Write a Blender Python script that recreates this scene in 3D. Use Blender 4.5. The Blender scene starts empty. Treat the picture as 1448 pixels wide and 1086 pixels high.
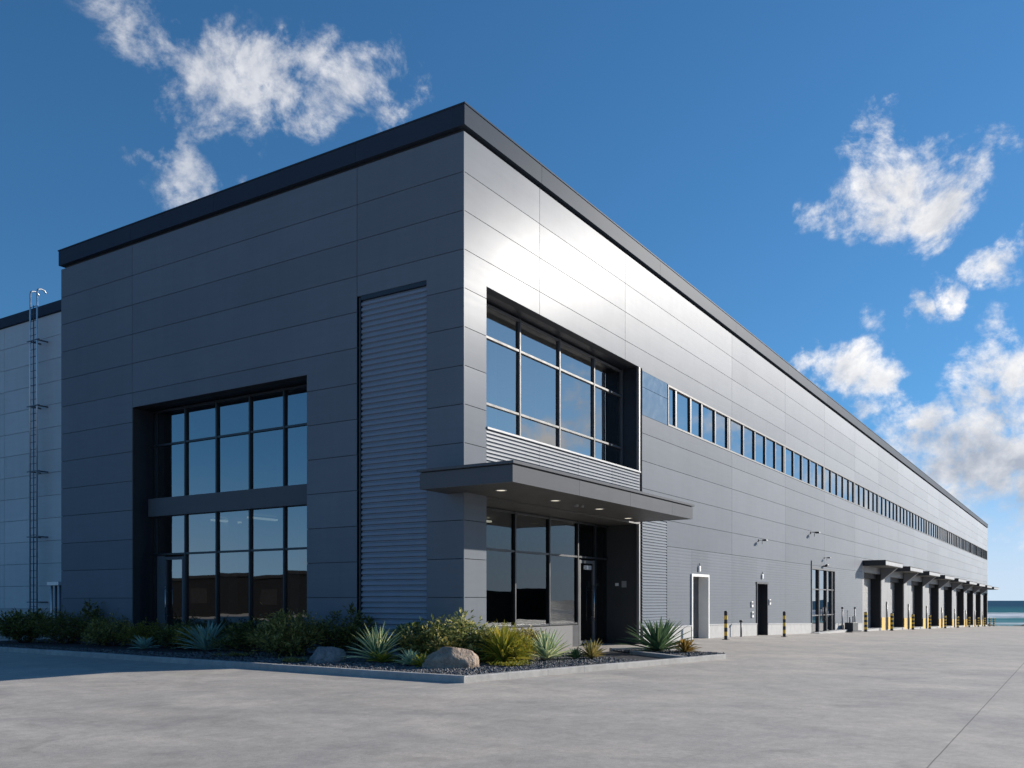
import bpy, bmesh, math, random
import numpy as np
from mathutils import Vector, Matrix, noise

# ------------------------------------------------------------------ scene basics
S = bpy.context.scene
COL = S.collection
W_ANG = math.radians(32.442)
CAM = Vector((-17.828, -12.722, 1.5))
SUN_AZ = math.radians(-33.0)      # direction towards the sun, in the XY plane
SUN_EL = math.radians(19.4)
rnd = random.Random(7)


def ground_z(x):
    """the yard is level by the corner and falls gently along the loading docks"""
    if x < 12: return 0.0
    if x < 22: return -0.0205 * (x - 12) ** 2 / 20.0
    return -0.0205 * (x - 17)


def tag(o, label=None, cat=None, group=None, kind=None):
    if label: o['label'] = label
    if cat: o['category'] = cat
    if group: o['group'] = group
    if kind: o['kind'] = kind
    return o


def empty(name, loc=(0, 0, 0), rz=0.0):
    o = bpy.data.objects.new(name, None)
    COL.objects.link(o)
    o.location = loc
    o.rotation_euler = (0, 0, rz)
    o.empty_display_size = 0.2
    return o


class MB:
    """collects boxes, tubes and polygons, then links them as ONE mesh object"""
    def __init__(self):
        self.v = []; self.f = []; self.m = []; self.t = []

    def add(self, vs, fs, mi=0, tint=0.5):
        b = len(self.v)
        self.v.extend([tuple(p) for p in vs])
        for f in fs:
            self.f.append(tuple(b + i for i in f)); self.m.append(mi); self.t.append(tint)

    def box(self, x0, x1, y0, y1, z0, z1, mi=0, tint=0.5):
        if x0 > x1: x0, x1 = x1, x0
        if y0 > y1: y0, y1 = y1, y0
        if z0 > z1: z0, z1 = z1, z0
        self.add([(x0, y0, z0), (x1, y0, z0), (x1, y1, z0), (x0, y1, z0), (x0, y0, z1), (x1, y0, z1), (x1, y1, z1), (x0, y1, z1)],
                 [(3, 2, 1, 0), (4, 5, 6, 7), (0, 1, 5, 4), (1, 2, 6, 5), (2, 3, 7, 6), (3, 0, 4, 7)], mi, tint)
        return self

    def prism(self, poly, z0, z1, mi=0, tint=0.5):
        n = len(poly)
        vs = [(p[0], p[1], z0) for p in poly] + [(p[0], p[1], z1) for p in poly]
        fs = [tuple(range(n - 1, -1, -1)), tuple(range(n, 2 * n))] + [(i, (i + 1) % n, n + (i + 1) % n, n + i) for i in range(n)]
        self.add(vs, fs, mi, tint)
        return self

    def tube(self, pts, r, n=8, mi=0, cap=True, tint=0.5):
        pts = [Vector(p) for p in pts]
        rs = r if isinstance(r, (list, tuple)) else [r] * len(pts)
        vs = []; fs = []
        for i, p in enumerate(pts):
            a = pts[max(0, i - 1)]; b = pts[min(len(pts) - 1, i + 1)]
            d = (b - a).normalized()
            up = Vector((0, 0, 1)) if abs(d.z) < 0.95 else Vector((1, 0, 0))
            s = d.cross(up).normalized(); q = s.cross(d)
            for k in range(n):
                an = 2 * math.pi * k / n
                vs.append(p + (s * math.cos(an) + q * math.sin(an)) * rs[i])
        for i in range(len(pts) - 1):
            for k in range(n):
                fs.append((i * n + k, i * n + (k + 1) % n, (i + 1) * n + (k + 1) % n, (i + 1) * n + k))
        if cap:
            fs.append(tuple(range(n - 1, -1, -1))); e = (len(pts) - 1) * n
            fs.append(tuple(range(e, e + n)))
        self.add(vs, fs, mi, tint)
        return self

    def build(self, name, mats, parent=None, smooth=False, bevel=0.0, loc=None):
        me = bpy.data.meshes.new(name)
        me.from_pydata(self.v, [], self.f)
        if not isinstance(mats, (list, tuple)): mats = [mats]
        for m in mats: me.materials.append(m)
        me.polygons.foreach_set('material_index', self.m)
        at = me.attributes.new('tint', 'FLOAT', 'FACE')
        at.data.foreach_set('value', self.t)
        if smooth: me.polygons.foreach_set('use_smooth', [True] * len(self.f))
        me.update()
        o = bpy.data.objects.new(name, me)
        COL.objects.link(o)
        if parent: o.parent = parent
        if loc: o.location = loc
        if bevel > 0:
            b = o.modifiers.new('bevel', 'BEVEL'); b.width = bevel; b.segments = 2; b.limit_method = 'ANGLE'
        return o


def copy_tree(o, parent=None):
    c = o.copy(); COL.objects.link(c)
    if parent: c.parent = parent
    for ch in list(o.children): copy_tree(ch, c)
    return c


# ------------------------------------------------------------------ materials
class NT:
    def __init__(self, tree): self.t = tree; self.n = tree.nodes; self.l = tree.links
    def new(self, typ, **kw):
        nd = self.n.new(typ)
        for k, v in kw.items(): setattr(nd, k, v)
        return nd
    def put(self, sock, val):
        if hasattr(val, 'is_linked') or hasattr(val, 'links'): self.l.new(val, sock)
        else: sock.default_value = val
    def math(self, op, a, b=None, c=None, clamp=False):
        nd = self.new('ShaderNodeMath', operation=op); nd.use_clamp = clamp
        self.put(nd.inputs[0], a)
        if b is not None: self.put(nd.inputs[1], b)
        if c is not None: self.put(nd.inputs[2], c)
        return nd.outputs[0]
    def vmath(self, op, a, b=None, scale=None):
        nd = self.new('ShaderNodeVectorMath', operation=op)
        self.put(nd.inputs[0], a)
        if b is not None: self.put(nd.inputs[1], b)
        if scale is not None: self.put(nd.inputs['Scale'], scale)
        return nd.outputs['Value'] if op in ('DISTANCE', 'LENGTH', 'DOT_PRODUCT') else nd.outputs['Vector']
    def noise(self, vec, scale, detail=4, rough=0.55, dist=0.0):
        nd = self.new('ShaderNodeTexNoise')
        if vec is not None: self.put(nd.inputs['Vector'], vec)
        nd.inputs['Scale'].default_value = scale; nd.inputs['Detail'].default_value = detail
        nd.inputs['Roughness'].default_value = rough; nd.inputs['Distortion'].default_value = dist
        return nd.outputs['Fac']
    def rng(self, v, a, b, c, d, smooth=False):
        nd = self.new('ShaderNodeMapRange'); nd.interpolation_type = 'SMOOTHSTEP' if smooth else 'LINEAR'
        self.put(nd.inputs['Value'], v)
        for k, x in zip(('From Min', 'From Max', 'To Min', 'To Max'), (a, b, c, d)): self.put(nd.inputs[k], x)
        return nd.outputs['Result']
    def mix(self, f, a, b, blend='MIX'):
        nd = self.new('ShaderNodeMix', data_type='RGBA', blend_type=blend)
        self.put(nd.inputs[0], f); self.put(nd.inputs[6], a); self.put(nd.inputs[7], b)
        return nd.outputs[2]
    def scalecol(self, col, f):
        nd = self.new('ShaderNodeVectorMath', operation='SCALE')
        self.put(nd.inputs[0], col); self.put(nd.inputs['Scale'], f)
        return nd.outputs['Vector']
    def attr(self, name):
        nd = self.new('ShaderNodeAttribute'); nd.attribute_name = name
        return nd.outputs['Fac']
    def bump(self, h, strength, dist):
        nd = self.new('ShaderNodeBump')
        nd.inputs['Strength'].default_value = strength; nd.inputs['Distance'].default_value = dist
        self.put(nd.inputs['Height'], h)
        return nd.outputs['Normal']


def c4(c): return (c[0], c[1], c[2], 1.0)


def new_mat(name):
    m = bpy.data.materials.new(name); m.use_nodes = True
    nt = NT(m.node_tree); b = m.node_tree.nodes['Principled BSDF']
    return m, nt, b


def coords(nt, scale=(1, 1, 1)):
    tc = nt.new('ShaderNodeTexCoord')
    mp = nt.new('ShaderNodeMapping'); mp.inputs['Scale'].default_value = scale
    nt.l.new(tc.outputs['Object'], mp.inputs['Vector'])
    return mp.outputs['Vector']


def simple(name, base, rough=0.5, metal=0.0, var=0.12, nscale=3.0, bump=0.0, bscale=40.0, stretch=(1, 1, 1), spec=0.5, tintvar=0.0):
    m, nt, b = new_mat(name)
    v = coords(nt, stretch)
    n = nt.noise(v, nscale, 5, 0.6)
    f = nt.rng(n, 0.3, 0.7, 1 - var, 1 + var)
    if tintvar: f = nt.math('MULTIPLY', f, nt.rng(nt.attr('tint'), 0, 1, 1 - tintvar, 1 + tintvar))
    nt.l.new(nt.scalecol(c4(base)[:3], f), b.inputs['Base Color'])
    nt.put(b.inputs['Roughness'], nt.rng(n, 0.3, 0.7, max(0.02, rough - 0.05), min(1, rough + 0.05)))
    b.inputs['Metallic'].default_value = metal
    b.inputs['Specular IOR Level'].default_value = spec
    if bump:
        nt.put(b.inputs['Normal'], nt.bump(nt.noise(v, bscale, 4, 0.6), 1.0, bump))
    return m


def panel_mat(name, base, rough, sheen=0.52, f0=0.005, power=7.0, broad=0.43, part=0.38, hstretch=True):
    """satin painted metal: a matt body with a sheen that grows towards grazing view"""
    m = bpy.data.materials.new(name); m.use_nodes = True
    nt = NT(m.node_tree); m.node_tree.nodes.clear()
    out = nt.new('ShaderNodeOutputMaterial')
    tc = nt.new('ShaderNodeTexCoord').outputs['Object']
    wide = nt.noise(tc, 0.35, 3, 0.5)
    sp = nt.new('ShaderNodeMapping'); sp.inputs['Scale'].default_value = (0.35, 0.35, 3.0)
    nt.l.new(tc, sp.inputs['Vector'])
    streak = nt.noise(sp.outputs['Vector'], 2.2, 5, 0.62)
    sp2 = nt.new('ShaderNodeMapping'); sp2.inputs['Scale'].default_value = (1.6, 1.6, 0.12)
    nt.l.new(tc, sp2.inputs['Vector'])
    drip = nt.noise(sp2.outputs['Vector'], 1.8, 4, 0.6)
    f = nt.math('MULTIPLY', nt.rng(nt.attr('tint'), 0, 1, 0.955, 1.045), nt.rng(streak, 0.3, 0.7, 0.97, 1.03))
    f = nt.math('MULTIPLY', f, nt.rng(drip, 0.35, 0.8, 1.012, 0.955))
    f = nt.math('MULTIPLY', f, nt.rng(wide, 0.3, 0.7, 0.97, 1.03))
    nrm = nt.bump(nt.noise(tc, 0.7, 2, 0.5), 0.3, 0.01)
    cx = nt.new('ShaderNodeCombineXYZ'); nt.put(cx.inputs[2], nt.rng(nt.attr('tint'), 0, 1, -0.009, 0.009))
    nrm = nt.vmath('NORMALIZE', nt.vmath('ADD', nrm, cx.outputs[0]))
    df = nt.new('ShaderNodeBsdfDiffuse'); nt.l.new(nt.scalecol(base, f), df.inputs['Color']); nt.l.new(nrm, df.inputs['Normal'])
    gl = nt.new('ShaderNodeBsdfGlossy'); gl.inputs['Color'].default_value = (0.95, 0.97, 1, 1); nt.l.new(nrm, gl.inputs['Normal'])
    nt.put(gl.inputs['Roughness'], nt.math('ADD', nt.rng(streak, 0.3, 0.7, rough - 0.01, rough + 0.01), nt.rng(wide, 0.3, 0.7, -0.01, 0.01)))
    g2 = nt.new('ShaderNodeBsdfGlossy'); g2.inputs['Color'].default_value = (0.95, 0.97, 1, 1); g2.inputs['Roughness'].default_value = broad; nt.l.new(nrm, g2.inputs['Normal'])
    gm = nt.new('ShaderNodeMixShader'); gm.inputs[0].default_value = part; nt.l.new(g2.outputs[0], gm.inputs[1]); nt.l.new(gl.outputs[0], gm.inputs[2])
    lw = nt.new('ShaderNodeLayerWeight'); lw.inputs['Blend'].default_value = 0.5   # facing: 1 - cos
    fac = nt.math('ADD', nt.math('MULTIPLY', nt.math('POWER', lw.outputs['Facing'], power), sheen), f0, clamp=True)
    mx = nt.new('ShaderNodeMixShader'); nt.put(mx.inputs[0], fac); nt.l.new(df.outputs[0], mx.inputs[1]); nt.l.new(gm.outputs[0], mx.inputs[2])
    nt.l.new(mx.outputs[0], out.inputs['Surface'])
    return m


M = {}
M['panel'] = panel_mat('cladding_metal', (0.170, 0.186, 0.208), 0.25)
M['parapet'] = panel_mat('parapet_metal', (0.043, 0.058, 0.08), 0.40, 0.14, 0.002, 6.0)
M['annex'] = panel_mat('annex_cladding', (0.56, 0.55, 0.54), 0.4)
M['rib'] = panel_mat('ribbed_metal', (0.165, 0.185, 0.212), 0.28)
M['louvre'] = panel_mat('louvre_metal', (0.25, 0.285, 0.335), 0.3)
M['joint'] = simple('joint_shadow_gap', (0.03, 0.032, 0.036), 0.7)
M['reveal'] = simple('reveal_metal', (0.028, 0.032, 0.04), 0.42, 0.3, 0.1)
M['darkmetal'] = simple('frame_dark_metal', (0.035, 0.038, 0.043), 0.4, 0.4, 0.1)
M['frame'] = simple('frame_grey_metal', (0.10, 0.105, 0.112), 0.5, 0.0, 0.08, spec=0.25)
M['lightmetal'] = simple('light_grey_trim', (0.36, 0.37, 0.38), 0.5, 0.0, 0.08, spec=0.3)
M['steel'] = simple('brushed_steel', (0.55, 0.55, 0.56), 0.28, 1.0, 0.06)
M['galv'] = simple('galvanised_steel', (0.46, 0.48, 0.5), 0.38, 0.85, 0.15, 6)
M['darksteel'] = simple('weathered_ladder_steel', (0.10, 0.11, 0.13), 0.5, 0.5, 0.2, 6)
M['canopy'] = panel_mat('canopy_metal', (0.115, 0.12, 0.128), 0.3)
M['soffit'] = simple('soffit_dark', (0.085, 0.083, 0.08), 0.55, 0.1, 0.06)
M['plinth'] = simple('plinth_concrete', (0.37, 0.37, 0.365), 0.8, 0, 0.12, 2.5, 0.004, 30)
M['whitepaint'] = simple('white_paint', (0.72, 0.72, 0.70), 0.45, 0, 0.05)
M['doorgrey'] = simple('door_grey_paint', (0.30, 0.30, 0.30), 0.45, 0.1, 0.06)
M['doordim'] = simple('door_mid_grey_paint', (0.075, 0.075, 0.078), 0.45, 0.1, 0.06)
M['sillgrey'] = simple('sill_grey_paint', (0.15, 0.15, 0.152), 0.6, 0.0, 0.08, spec=0.3)
M['doordark'] = simple('door_dark_paint', (0.045, 0.047, 0.05), 0.45, 0.1, 0.1)
M['rubber'] = simple('black_rubber', (0.014, 0.014, 0.015), 0.7, 0, 0.2)
M['pillar'] = simple('pillar_cladding', (0.20, 0.205, 0.215), 0.5, 0.3, 0.10, 1.5, stretch=(1, 1, 0.3))
M['yellow'] = simple('yellow_paint', (0.72, 0.44, 0.03), 0.45, 0, 0.15, 9)
M['black'] = simple('black_paint', (0.016, 0.016, 0.017), 0.45, 0, 0.2, 9)
M['wallint'] = simple('interior_paint', (0.34, 0.34, 0.33), 0.8)
M['floorint'] = simple('interior_floor', (0.16, 0.155, 0.15), 0.35)
M['ceilint'] = simple('interior_ceiling', (0.45, 0.45, 0.44), 0.8)
M['curtain'] = simple('pale_column', (0.62, 0.66, 0.64), 0.7)
M['roofing'] = simple('roof_membrane', (0.28, 0.28, 0.28), 0.8)
M['kerb'] = simple('kerb_concrete', (0.37, 0.36, 0.34), 0.85, 0, 0.16, 5, 0.006, 60, tintvar=0.08)
M['asphalt'] = simple('dark_path', (0.03, 0.031, 0.034), 0.7, 0, 0.2, 4, 0.004, 120)
M['soil'] = simple('gravel_bed', (0.022, 0.023, 0.025), 0.95, 0, 0.5, 30, 0.03, 28)
M['stone'] = simple('gravel_stone', (0.112, 0.112, 0.114), 0.75, 0, 0.1, 20, tintvar=0.6)
M['stem'] = simple('woody_stem', (0.07, 0.05, 0.032), 0.85)
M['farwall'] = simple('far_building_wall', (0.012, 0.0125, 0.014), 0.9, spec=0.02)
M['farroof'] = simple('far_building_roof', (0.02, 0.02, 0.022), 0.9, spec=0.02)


def glass_mat(name, tint, refl, rcol=(0.90, 0.90, 0.90)):
    m = bpy.data.materials.new(name); m.use_nodes = True
    nt = NT(m.node_tree); m.node_tree.nodes.clear()
    out = nt.new('ShaderNodeOutputMaterial')
    tr = nt.new('ShaderNodeBsdfTransparent'); tr.inputs['Color'].default_value = c4(tint)
    gl = nt.new('ShaderNodeBsdfGlossy'); gl.inputs['Roughness'].default_value = 0.012; gl.inputs['Color'].default_value = c4(rcol)
    tc = nt.new('ShaderNodeTexCoord').outputs['Object']
    nrm = nt.bump(nt.noise(tc, 0.55, 2, 0.5), 0.5, 0.006)
    nt.l.new(nrm, gl.inputs['Normal'])
    fr = nt.new('ShaderNodeFresnel'); fr.inputs['IOR'].default_value = 1.5
    fac = nt.math('ADD', nt.math('MULTIPLY', fr.outputs[0], 0.9), refl, clamp=True)
    mx = nt.new('ShaderNodeMixShader')
    nt.put(mx.inputs[0], fac); nt.l.new(tr.outputs[0], mx.inputs[1]); nt.l.new(gl.outputs[0], mx.inputs[2])
    nt.l.new(mx.outputs[0], out.inputs['Surface'])
    return m


M['glass'] = glass_mat('window_glass', (0.13, 0.17, 0.18), 0.22)
M['glassupper'] = glass_mat('upper_window_glass', (0.30, 0.36, 0.37), 0.34)
M['glasslobby'] = glass_mat('lobby_glass', (0.34, 0.38, 0.38), 0.035, (0.9, 0.93, 0.96))
M['glassstrip'] = glass_mat('strip_glass', (0.25, 0.3, 0.33), 0.40)
M['spandrelglass'] = simple('blue_spandrel_glass', (0.12, 0.17, 0.23), 0.10, 0.0, 0.04, spec=1.0)


def emit_mat(name, col, s):
    m, nt, b = new_mat(name)
    b.inputs['Base Color'].default_value = c4((0.8, 0.78, 0.72))
    b.inputs['Emission Color'].default_value = c4(col); b.inputs['Emission Strength'].default_value = s
    return m


M['lampglow'] = emit_mat('lamp_glow', (1.0, 0.9, 0.72), 0.55)


def concrete_mat():
    m, nt, b = new_mat('yard_concrete')
    tc = nt.new('ShaderNodeTexCoord').outputs['Object']
    wobc = nt.new('ShaderNodeTexNoise'); nt.l.new(tc, wobc.inputs['Vector']); wobc.inputs['Scale'].default_value = 0.9; wobc.inputs['Detail'].default_value = 5
    big = nt.noise(tc, 0.09, 4, 0.6, 0.3)
    mid = nt.noise(tc, 0.55, 6, 0.65, 0.6)
    mp = nt.new('ShaderNodeMapping'); mp.inputs['Scale'].default_value = (0.9, 0.22, 1); mp.inputs['Rotation'].default_value = (0, 0, math.radians(-28))
    nt.l.new(tc, mp.inputs['Vector'])
    sweep = nt.noise(mp.outputs['Vector'], 0.9, 5, 0.62, 0.8)
    fine = nt.noise(tc, 14, 4, 0.7)
    speck = nt.noise(tc, 90, 2, 0.6)
    mott = nt.noise(tc, 3.2, 6, 0.72, 0.4)
    f = nt.math('MULTIPLY', nt.rng(big, 0.3, 0.7, 0.95, 1.06), nt.rng(mid, 0.28, 0.72, 0.88, 1.09))
    f = nt.math('MULTIPLY', f, nt.rng(sweep, 0.3, 0.7, 0.90, 1.08))
    f = nt.math('MULTIPLY', f, nt.rng(mott, 0.3, 0.7, 0.85, 1.12))
    f = nt.math('MULTIPLY', f, nt.rng(fine, 0.3, 0.7, 0.90, 1.10))
    f = nt.math('MULTIPLY', f, nt.rng(speck, 0.3, 0.7, 0.84, 1.14))
    # old stains and faint tyre arcs
    st = nt.noise(tc, 0.8, 3, 0.5, 1.5)
    f = nt.math('MULTIPLY', f, nt.rng(st, 0.62, 0.74, 1.0, 0.86, True))
    arc = nt.math('SINE', nt.math('MULTIPLY', nt.vmath('DISTANCE', tc, (30.0, -34.0, 0.0)), 3.6))
    f = nt.math('MULTIPLY', f, nt.math('SUBTRACT', 1.0, nt.math('MULTIPLY', nt.rng(arc, 0.86, 1.0, 0, 0.07, True), nt.rng(nt.noise(tc, 0.16, 3), 0.48, 0.62, 0, 1))))
    # hairline cracks
    cr = nt.new('ShaderNodeTexVoronoi'); cr.feature = 'DISTANCE_TO_EDGE'; cr.inputs['Scale'].default_value = 0.16
    nt.l.new(nt.vmath('ADD', tc, nt.vmath('SCALE', nt.vmath('SUBTRACT', wobc.outputs['Color'], (0.5, 0.5, 0.5)), scale=1.6)), cr.inputs['Vector'])
    f = nt.math('MULTIPLY', f, nt.math('SUBTRACT', 1.0, nt.math('MULTIPLY', nt.rng(cr.outputs['Distance'], 0.0006, 0.0016, 0.28, 0), nt.rng(nt.noise(tc, 0.22, 2), 0.52, 0.6, 0, 1))))
    # dark little pits
    vo = nt.new('ShaderNodeTexVoronoi'); vo.inputs['Scale'].default_value = 3.1; nt.l.new(tc, vo.inputs['Vector'])
    pit = nt.rng(vo.outputs['Distance'], 0.02, 0.045, 0.55, 1.0)
    f = nt.math('MULTIPLY', f, pit)
    # sawn joint running parallel to the long wall
    sx = nt.new('ShaderNodeSeparateXYZ'); nt.l.new(tc, sx.inputs[0])
    wob = nt.rng(nt.noise(tc, 3.0, 2), 0, 1, -0.006, 0.006)
    dj = nt.math('ABSOLUTE', nt.math('ADD', nt.math('ADD', sx.outputs['Y'], 11.55), wob))
    f = nt.math('MULTIPLY', f, nt.rng(dj, 0.004, 0.010, 0.42, 1.0))
    warm = nt.mix(nt.rng(mid, 0.35, 0.65, 0, 1), (0.39, 0.362, 0.33, 1), (0.455, 0.41, 0.355, 1))
    nt.l.new(nt.scalecol(warm, f), b.inputs['Base Color'])
    nt.put(b.inputs['Roughness'], nt.rng(sweep, 0.3, 0.7, 0.62, 0.8))
    b.inputs['Specular IOR Level'].default_value = 0.35
    h = nt.math('ADD', nt.math('MULTIPLY', speck, 0.35), nt.math('MULTIPLY', fine, 1.0))
    nt.put(b.inputs['Normal'], nt.bump(h, 0.6, 0.006))
    return m


M['concrete'] = concrete_mat()


def rock_mat(name, base, dark):
    m, nt, b = new_mat(name)
    tc = nt.new('ShaderNodeTexCoord').outputs['Object']
    n1 = nt.noise(tc, 3.5, 6, 0.65, 0.5); n2 = nt.noise(tc, 14, 5, 0.7)
    vo = nt.new('ShaderNodeTexVoronoi'); vo.inputs['Scale'].default_value = 9; nt.l.new(tc, vo.inputs['Vector'])
    pits = nt.rng(vo.outputs['Distance'], 0.08, 0.3, 0, 1)
    col = nt.mix(nt.rng(n1, 0.38, 0.62, 0, 1), c4(dark), c4(base))
    col = nt.scalecol(col, nt.rng(n2, 0.3, 0.7, 0.75, 1.2))
    nt.l.new(col, b.inputs['Base Color']); b.inputs['Roughness'].default_value = 0.88
    h = nt.math('ADD', nt.math('ADD', n2, nt.math('MULTIPLY', pits, 0.4)), n1)
    nt.put(b.inputs['Normal'], nt.bump(h, 0.9, 0.035))
    return m


M['rocktan'] = rock_mat('tan_rock', (0.42, 0.32, 0.24), (0.27, 0.20, 0.15))
M['rockgrey'] = rock_mat('grey_rock', (0.30, 0.29, 0.28), (0.17, 0.165, 0.16))
M['rockshore'] = rock_mat('shore_rock', (0.16, 0.13, 0.10), (0.06, 0.05, 0.045))


def leaf_mat(name, a, bcol, c, rough=0.45, transl=0.3):
    """colour of each leaf from its own random tint: a -> b -> c"""
    m, nt, b = new_mat(name)
    t = nt.attr('tint')
    col = nt.mix(nt.rng(t, 0.0, 0.55, 0, 1), c4(a), c4(bcol))
    col = nt.mix(nt.rng(t, 0.6, 1.0, 0, 1), col, c4(c))
    col = nt.scalecol(col, 2.25)
    nt.l.new(col, b.inputs['Base Color'])
    b.inputs['Roughness'].default_value = rough
    tl = nt.new('ShaderNodeBsdfTranslucent'); nt.l.new(nt.scalecol(col, 1.3), tl.inputs['Color'])
    mx = nt.new('ShaderNodeMixShader'); mx.inputs[0].default_value = transl
    out = m.node_tree.nodes['Material Output']
    nt.l.new(b.outputs[0], mx.inputs[1]); nt.l.new(tl.outputs[0], mx.inputs[2]); nt.l.new(mx.outputs[0], out.inputs['Surface'])
    return m


M['leafdark'] = leaf_mat('dark_green_leaf', (0.026, 0.03, 0.009), (0.06, 0.064, 0.016), (0.15, 0.14, 0.04), 0.38)
M['leafolive'] = leaf_mat('olive_leaf', (0.045, 0.045, 0.012), (0.10, 0.09, 0.025), (0.24, 0.20, 0.06), 0.38)
M['leafgold'] = leaf_mat('golden_olive_leaf', (0.07, 0.065, 0.012), (0.13, 0.11, 0.02), (0.23, 0.17, 0.03))
M['leafbroad'] = leaf_mat('broad_leaf', (0.03, 0.042, 0.014), (0.085, 0.10, 0.03), (0.30, 0.27, 0.11), 0.3)
M['leafsilver'] = leaf_mat('silvery_leaf', (0.12, 0.13, 0.11), (0.2, 0.21, 0.18), (0.3, 0.28, 0.22), 0.5)
M['leafyellow'] = leaf_mat('yellow_green_leaf', (0.065, 0.08, 0.012), (0.15, 0.145, 0.018), (0.27, 0.21, 0.03))
M['agaveblue'] = leaf_mat('blue_agave_leaf', (0.07, 0.12, 0.105), (0.12, 0.19, 0.16), (0.18, 0.26, 0.2), 0.5, 0.12)
M['agavegreen'] = leaf_mat('green_agave_leaf', (0.03, 0.06, 0.03), (0.06, 0.10, 0.05), (0.12, 0.16, 0.07), 0.42, 0.12)
M['agavepale'] = leaf_mat('pale_agave_leaf', (0.09, 0.14, 0.09), (0.18, 0.23, 0.15), (0.32, 0.35, 0.22), 0.45, 0.12)
M['agavebrown'] = leaf_mat('bronze_agave_leaf', (0.06, 0.06, 0.02), (0.14, 0.12, 0.04), (0.22, 0.17, 0.06), 0.45, 0.15)
M['agaverim'] = leaf_mat('cream_leaf_edge', (0.30, 0.32, 0.17), (0.40, 0.40, 0.22), (0.48, 0.45, 0.26), 0.45, 0.15)
M['leafred'] = leaf_mat('reddish_leaf', (0.07, 0.05, 0.015), (0.13, 0.085, 0.02), (0.2, 0.12, 0.03))

# ------------------------------------------------------------------ setting: yard, beds, sea
xs = [-1500, -400, -120, -40, -10, 0, 12, 14, 16, 18, 20, 22, 40, 70, 110, 150, 155]
ys = [-72, -30, -5, 30, 80, 300, 1500]
mb = MB()
vs = [(x, y, ground_z(x)) for x in xs for y in ys]
ny = len(ys)
mb.add(vs, [(i * ny + j, (i + 1) * ny + j, (i + 1) * ny + j + 1, i * ny + j + 1) for i in range(len(xs) - 1) for j in range(ny - 1)])
# edge wall towards the sea
mb.add([(155, y, ground_z(155)) for y in ys] + [(155.4, y, -9.5) for y in ys], [(j, ny + j, ny + j + 1, j + 1) for j in range(ny - 1)])
mb.add([(x, -72, ground_z(x)) for x in xs] + [(x, -72.4, -9.5) for x in xs], [(j, j + 1, len(xs) + j + 1, len(xs) + j) for j in range(len(xs) - 1)])
tag(mb.build('yard_ground', M['concrete']), kind='structure')

# rocky strip at the edge of the yard
mb = MB(); nx_, ny_ = 26, 220
vs = []
for i in range(nx_):
    for j in range(ny_):
        x = 153.2 + 9 * i / (nx_ - 1); y = -72 + 100 * j / (ny_ - 1)
        z = ground_z(154) - 0.12 + (0.5 * noise.noise((x * 0.8, y * 0.5, 3)) + 0.35 * noise.noise((x * 2, y * 1.7, 9)) + 0.02) * min(1, i / 4.0) - max(0, (x - 157)) * 0.9
        vs.append((x, y, z))
mb.add(vs, [(i * ny_ + j, (i + 1) * ny_ + j, (i + 1) * ny_ + j + 1, i * ny_ + j + 1) for i in range(nx_ - 1) for j in range(ny_ - 1)])
tag(mb.build('shore_ground', M['rockshore'], smooth=True), kind='structure')


def sea_mat():
    m, nt, b = new_mat('sea_water')
    tc = nt.new('ShaderNodeTexCoord').outputs['Object']
    sx = nt.new('ShaderNodeSeparateXYZ'); nt.l.new(tc, sx.inputs[0])
    X = sx.outputs['X']
    shallow = nt.math('MAXIMUM', nt.rng(X, 260, 460, 0, 1), nt.rng(sx.outputs['Y'], -110, -60, 1, 0))
    deep = nt.math('MAXIMUM', nt.rng(X, 430, 1500, 0, 1), nt.rng(sx.outputs['Y'], -110, -60, 1, 0))
    col = nt.mix(shallow, (0.16, 0.34, 0.36, 1), (0.05, 0.19, 0.21, 1))
    col = nt.mix(deep, col, (0.028, 0.085, 0.14, 1))
    mp = nt.new('ShaderNodeMapping'); mp.inputs['Scale'].default_value = (1, 0.28, 1)
    nt.l.new(tc, mp.inputs['Vector'])
    fn = nt.noise(mp.outputs['Vector'], 0.05, 6, 0.65, 0.6)
    fo = nt.attr('foam')
    foam = nt.rng(nt.math('MULTIPLY', fo, nt.math('ADD', 0.1, nt.math('MULTIPLY', fn, 1.8))), 0.38, 0.68, 0, 1)
    col = nt.mix(foam, col, (0.78, 0.8, 0.8, 1))
    h = nt.math('ADD', nt.noise(mp.outputs['Vector'], 0.12, 5, 0.6), nt.math('MULTIPLY', nt.noise(mp.outputs['Vector'], 0.02, 3), 2.0))
    nrm = nt.bump(h, 0.9, 1.6)
    df = nt.new('ShaderNodeBsdfDiffuse'); nt.l.new(col, df.inputs['Color']); nt.l.new(nrm, df.inputs['Normal'])
    gl = nt.new('ShaderNodeBsdfGlossy'); gl.inputs['Roughness'].default_value = 0.35; nt.l.new(nrm, gl.inputs['Normal'])
    mx = nt.new('ShaderNodeMixShader'); nt.put(mx.inputs[0], nt.rng(foam, 0, 1, 0.03, 0.0)); nt.l.new(df.outputs[0], mx.inputs[1]); nt.l.new(gl.outputs[0], mx.inputs[2])
    nt.l.new(mx.outputs[0], m.node_tree.nodes['Material Output'].inputs['Surface'])
    return m


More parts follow.
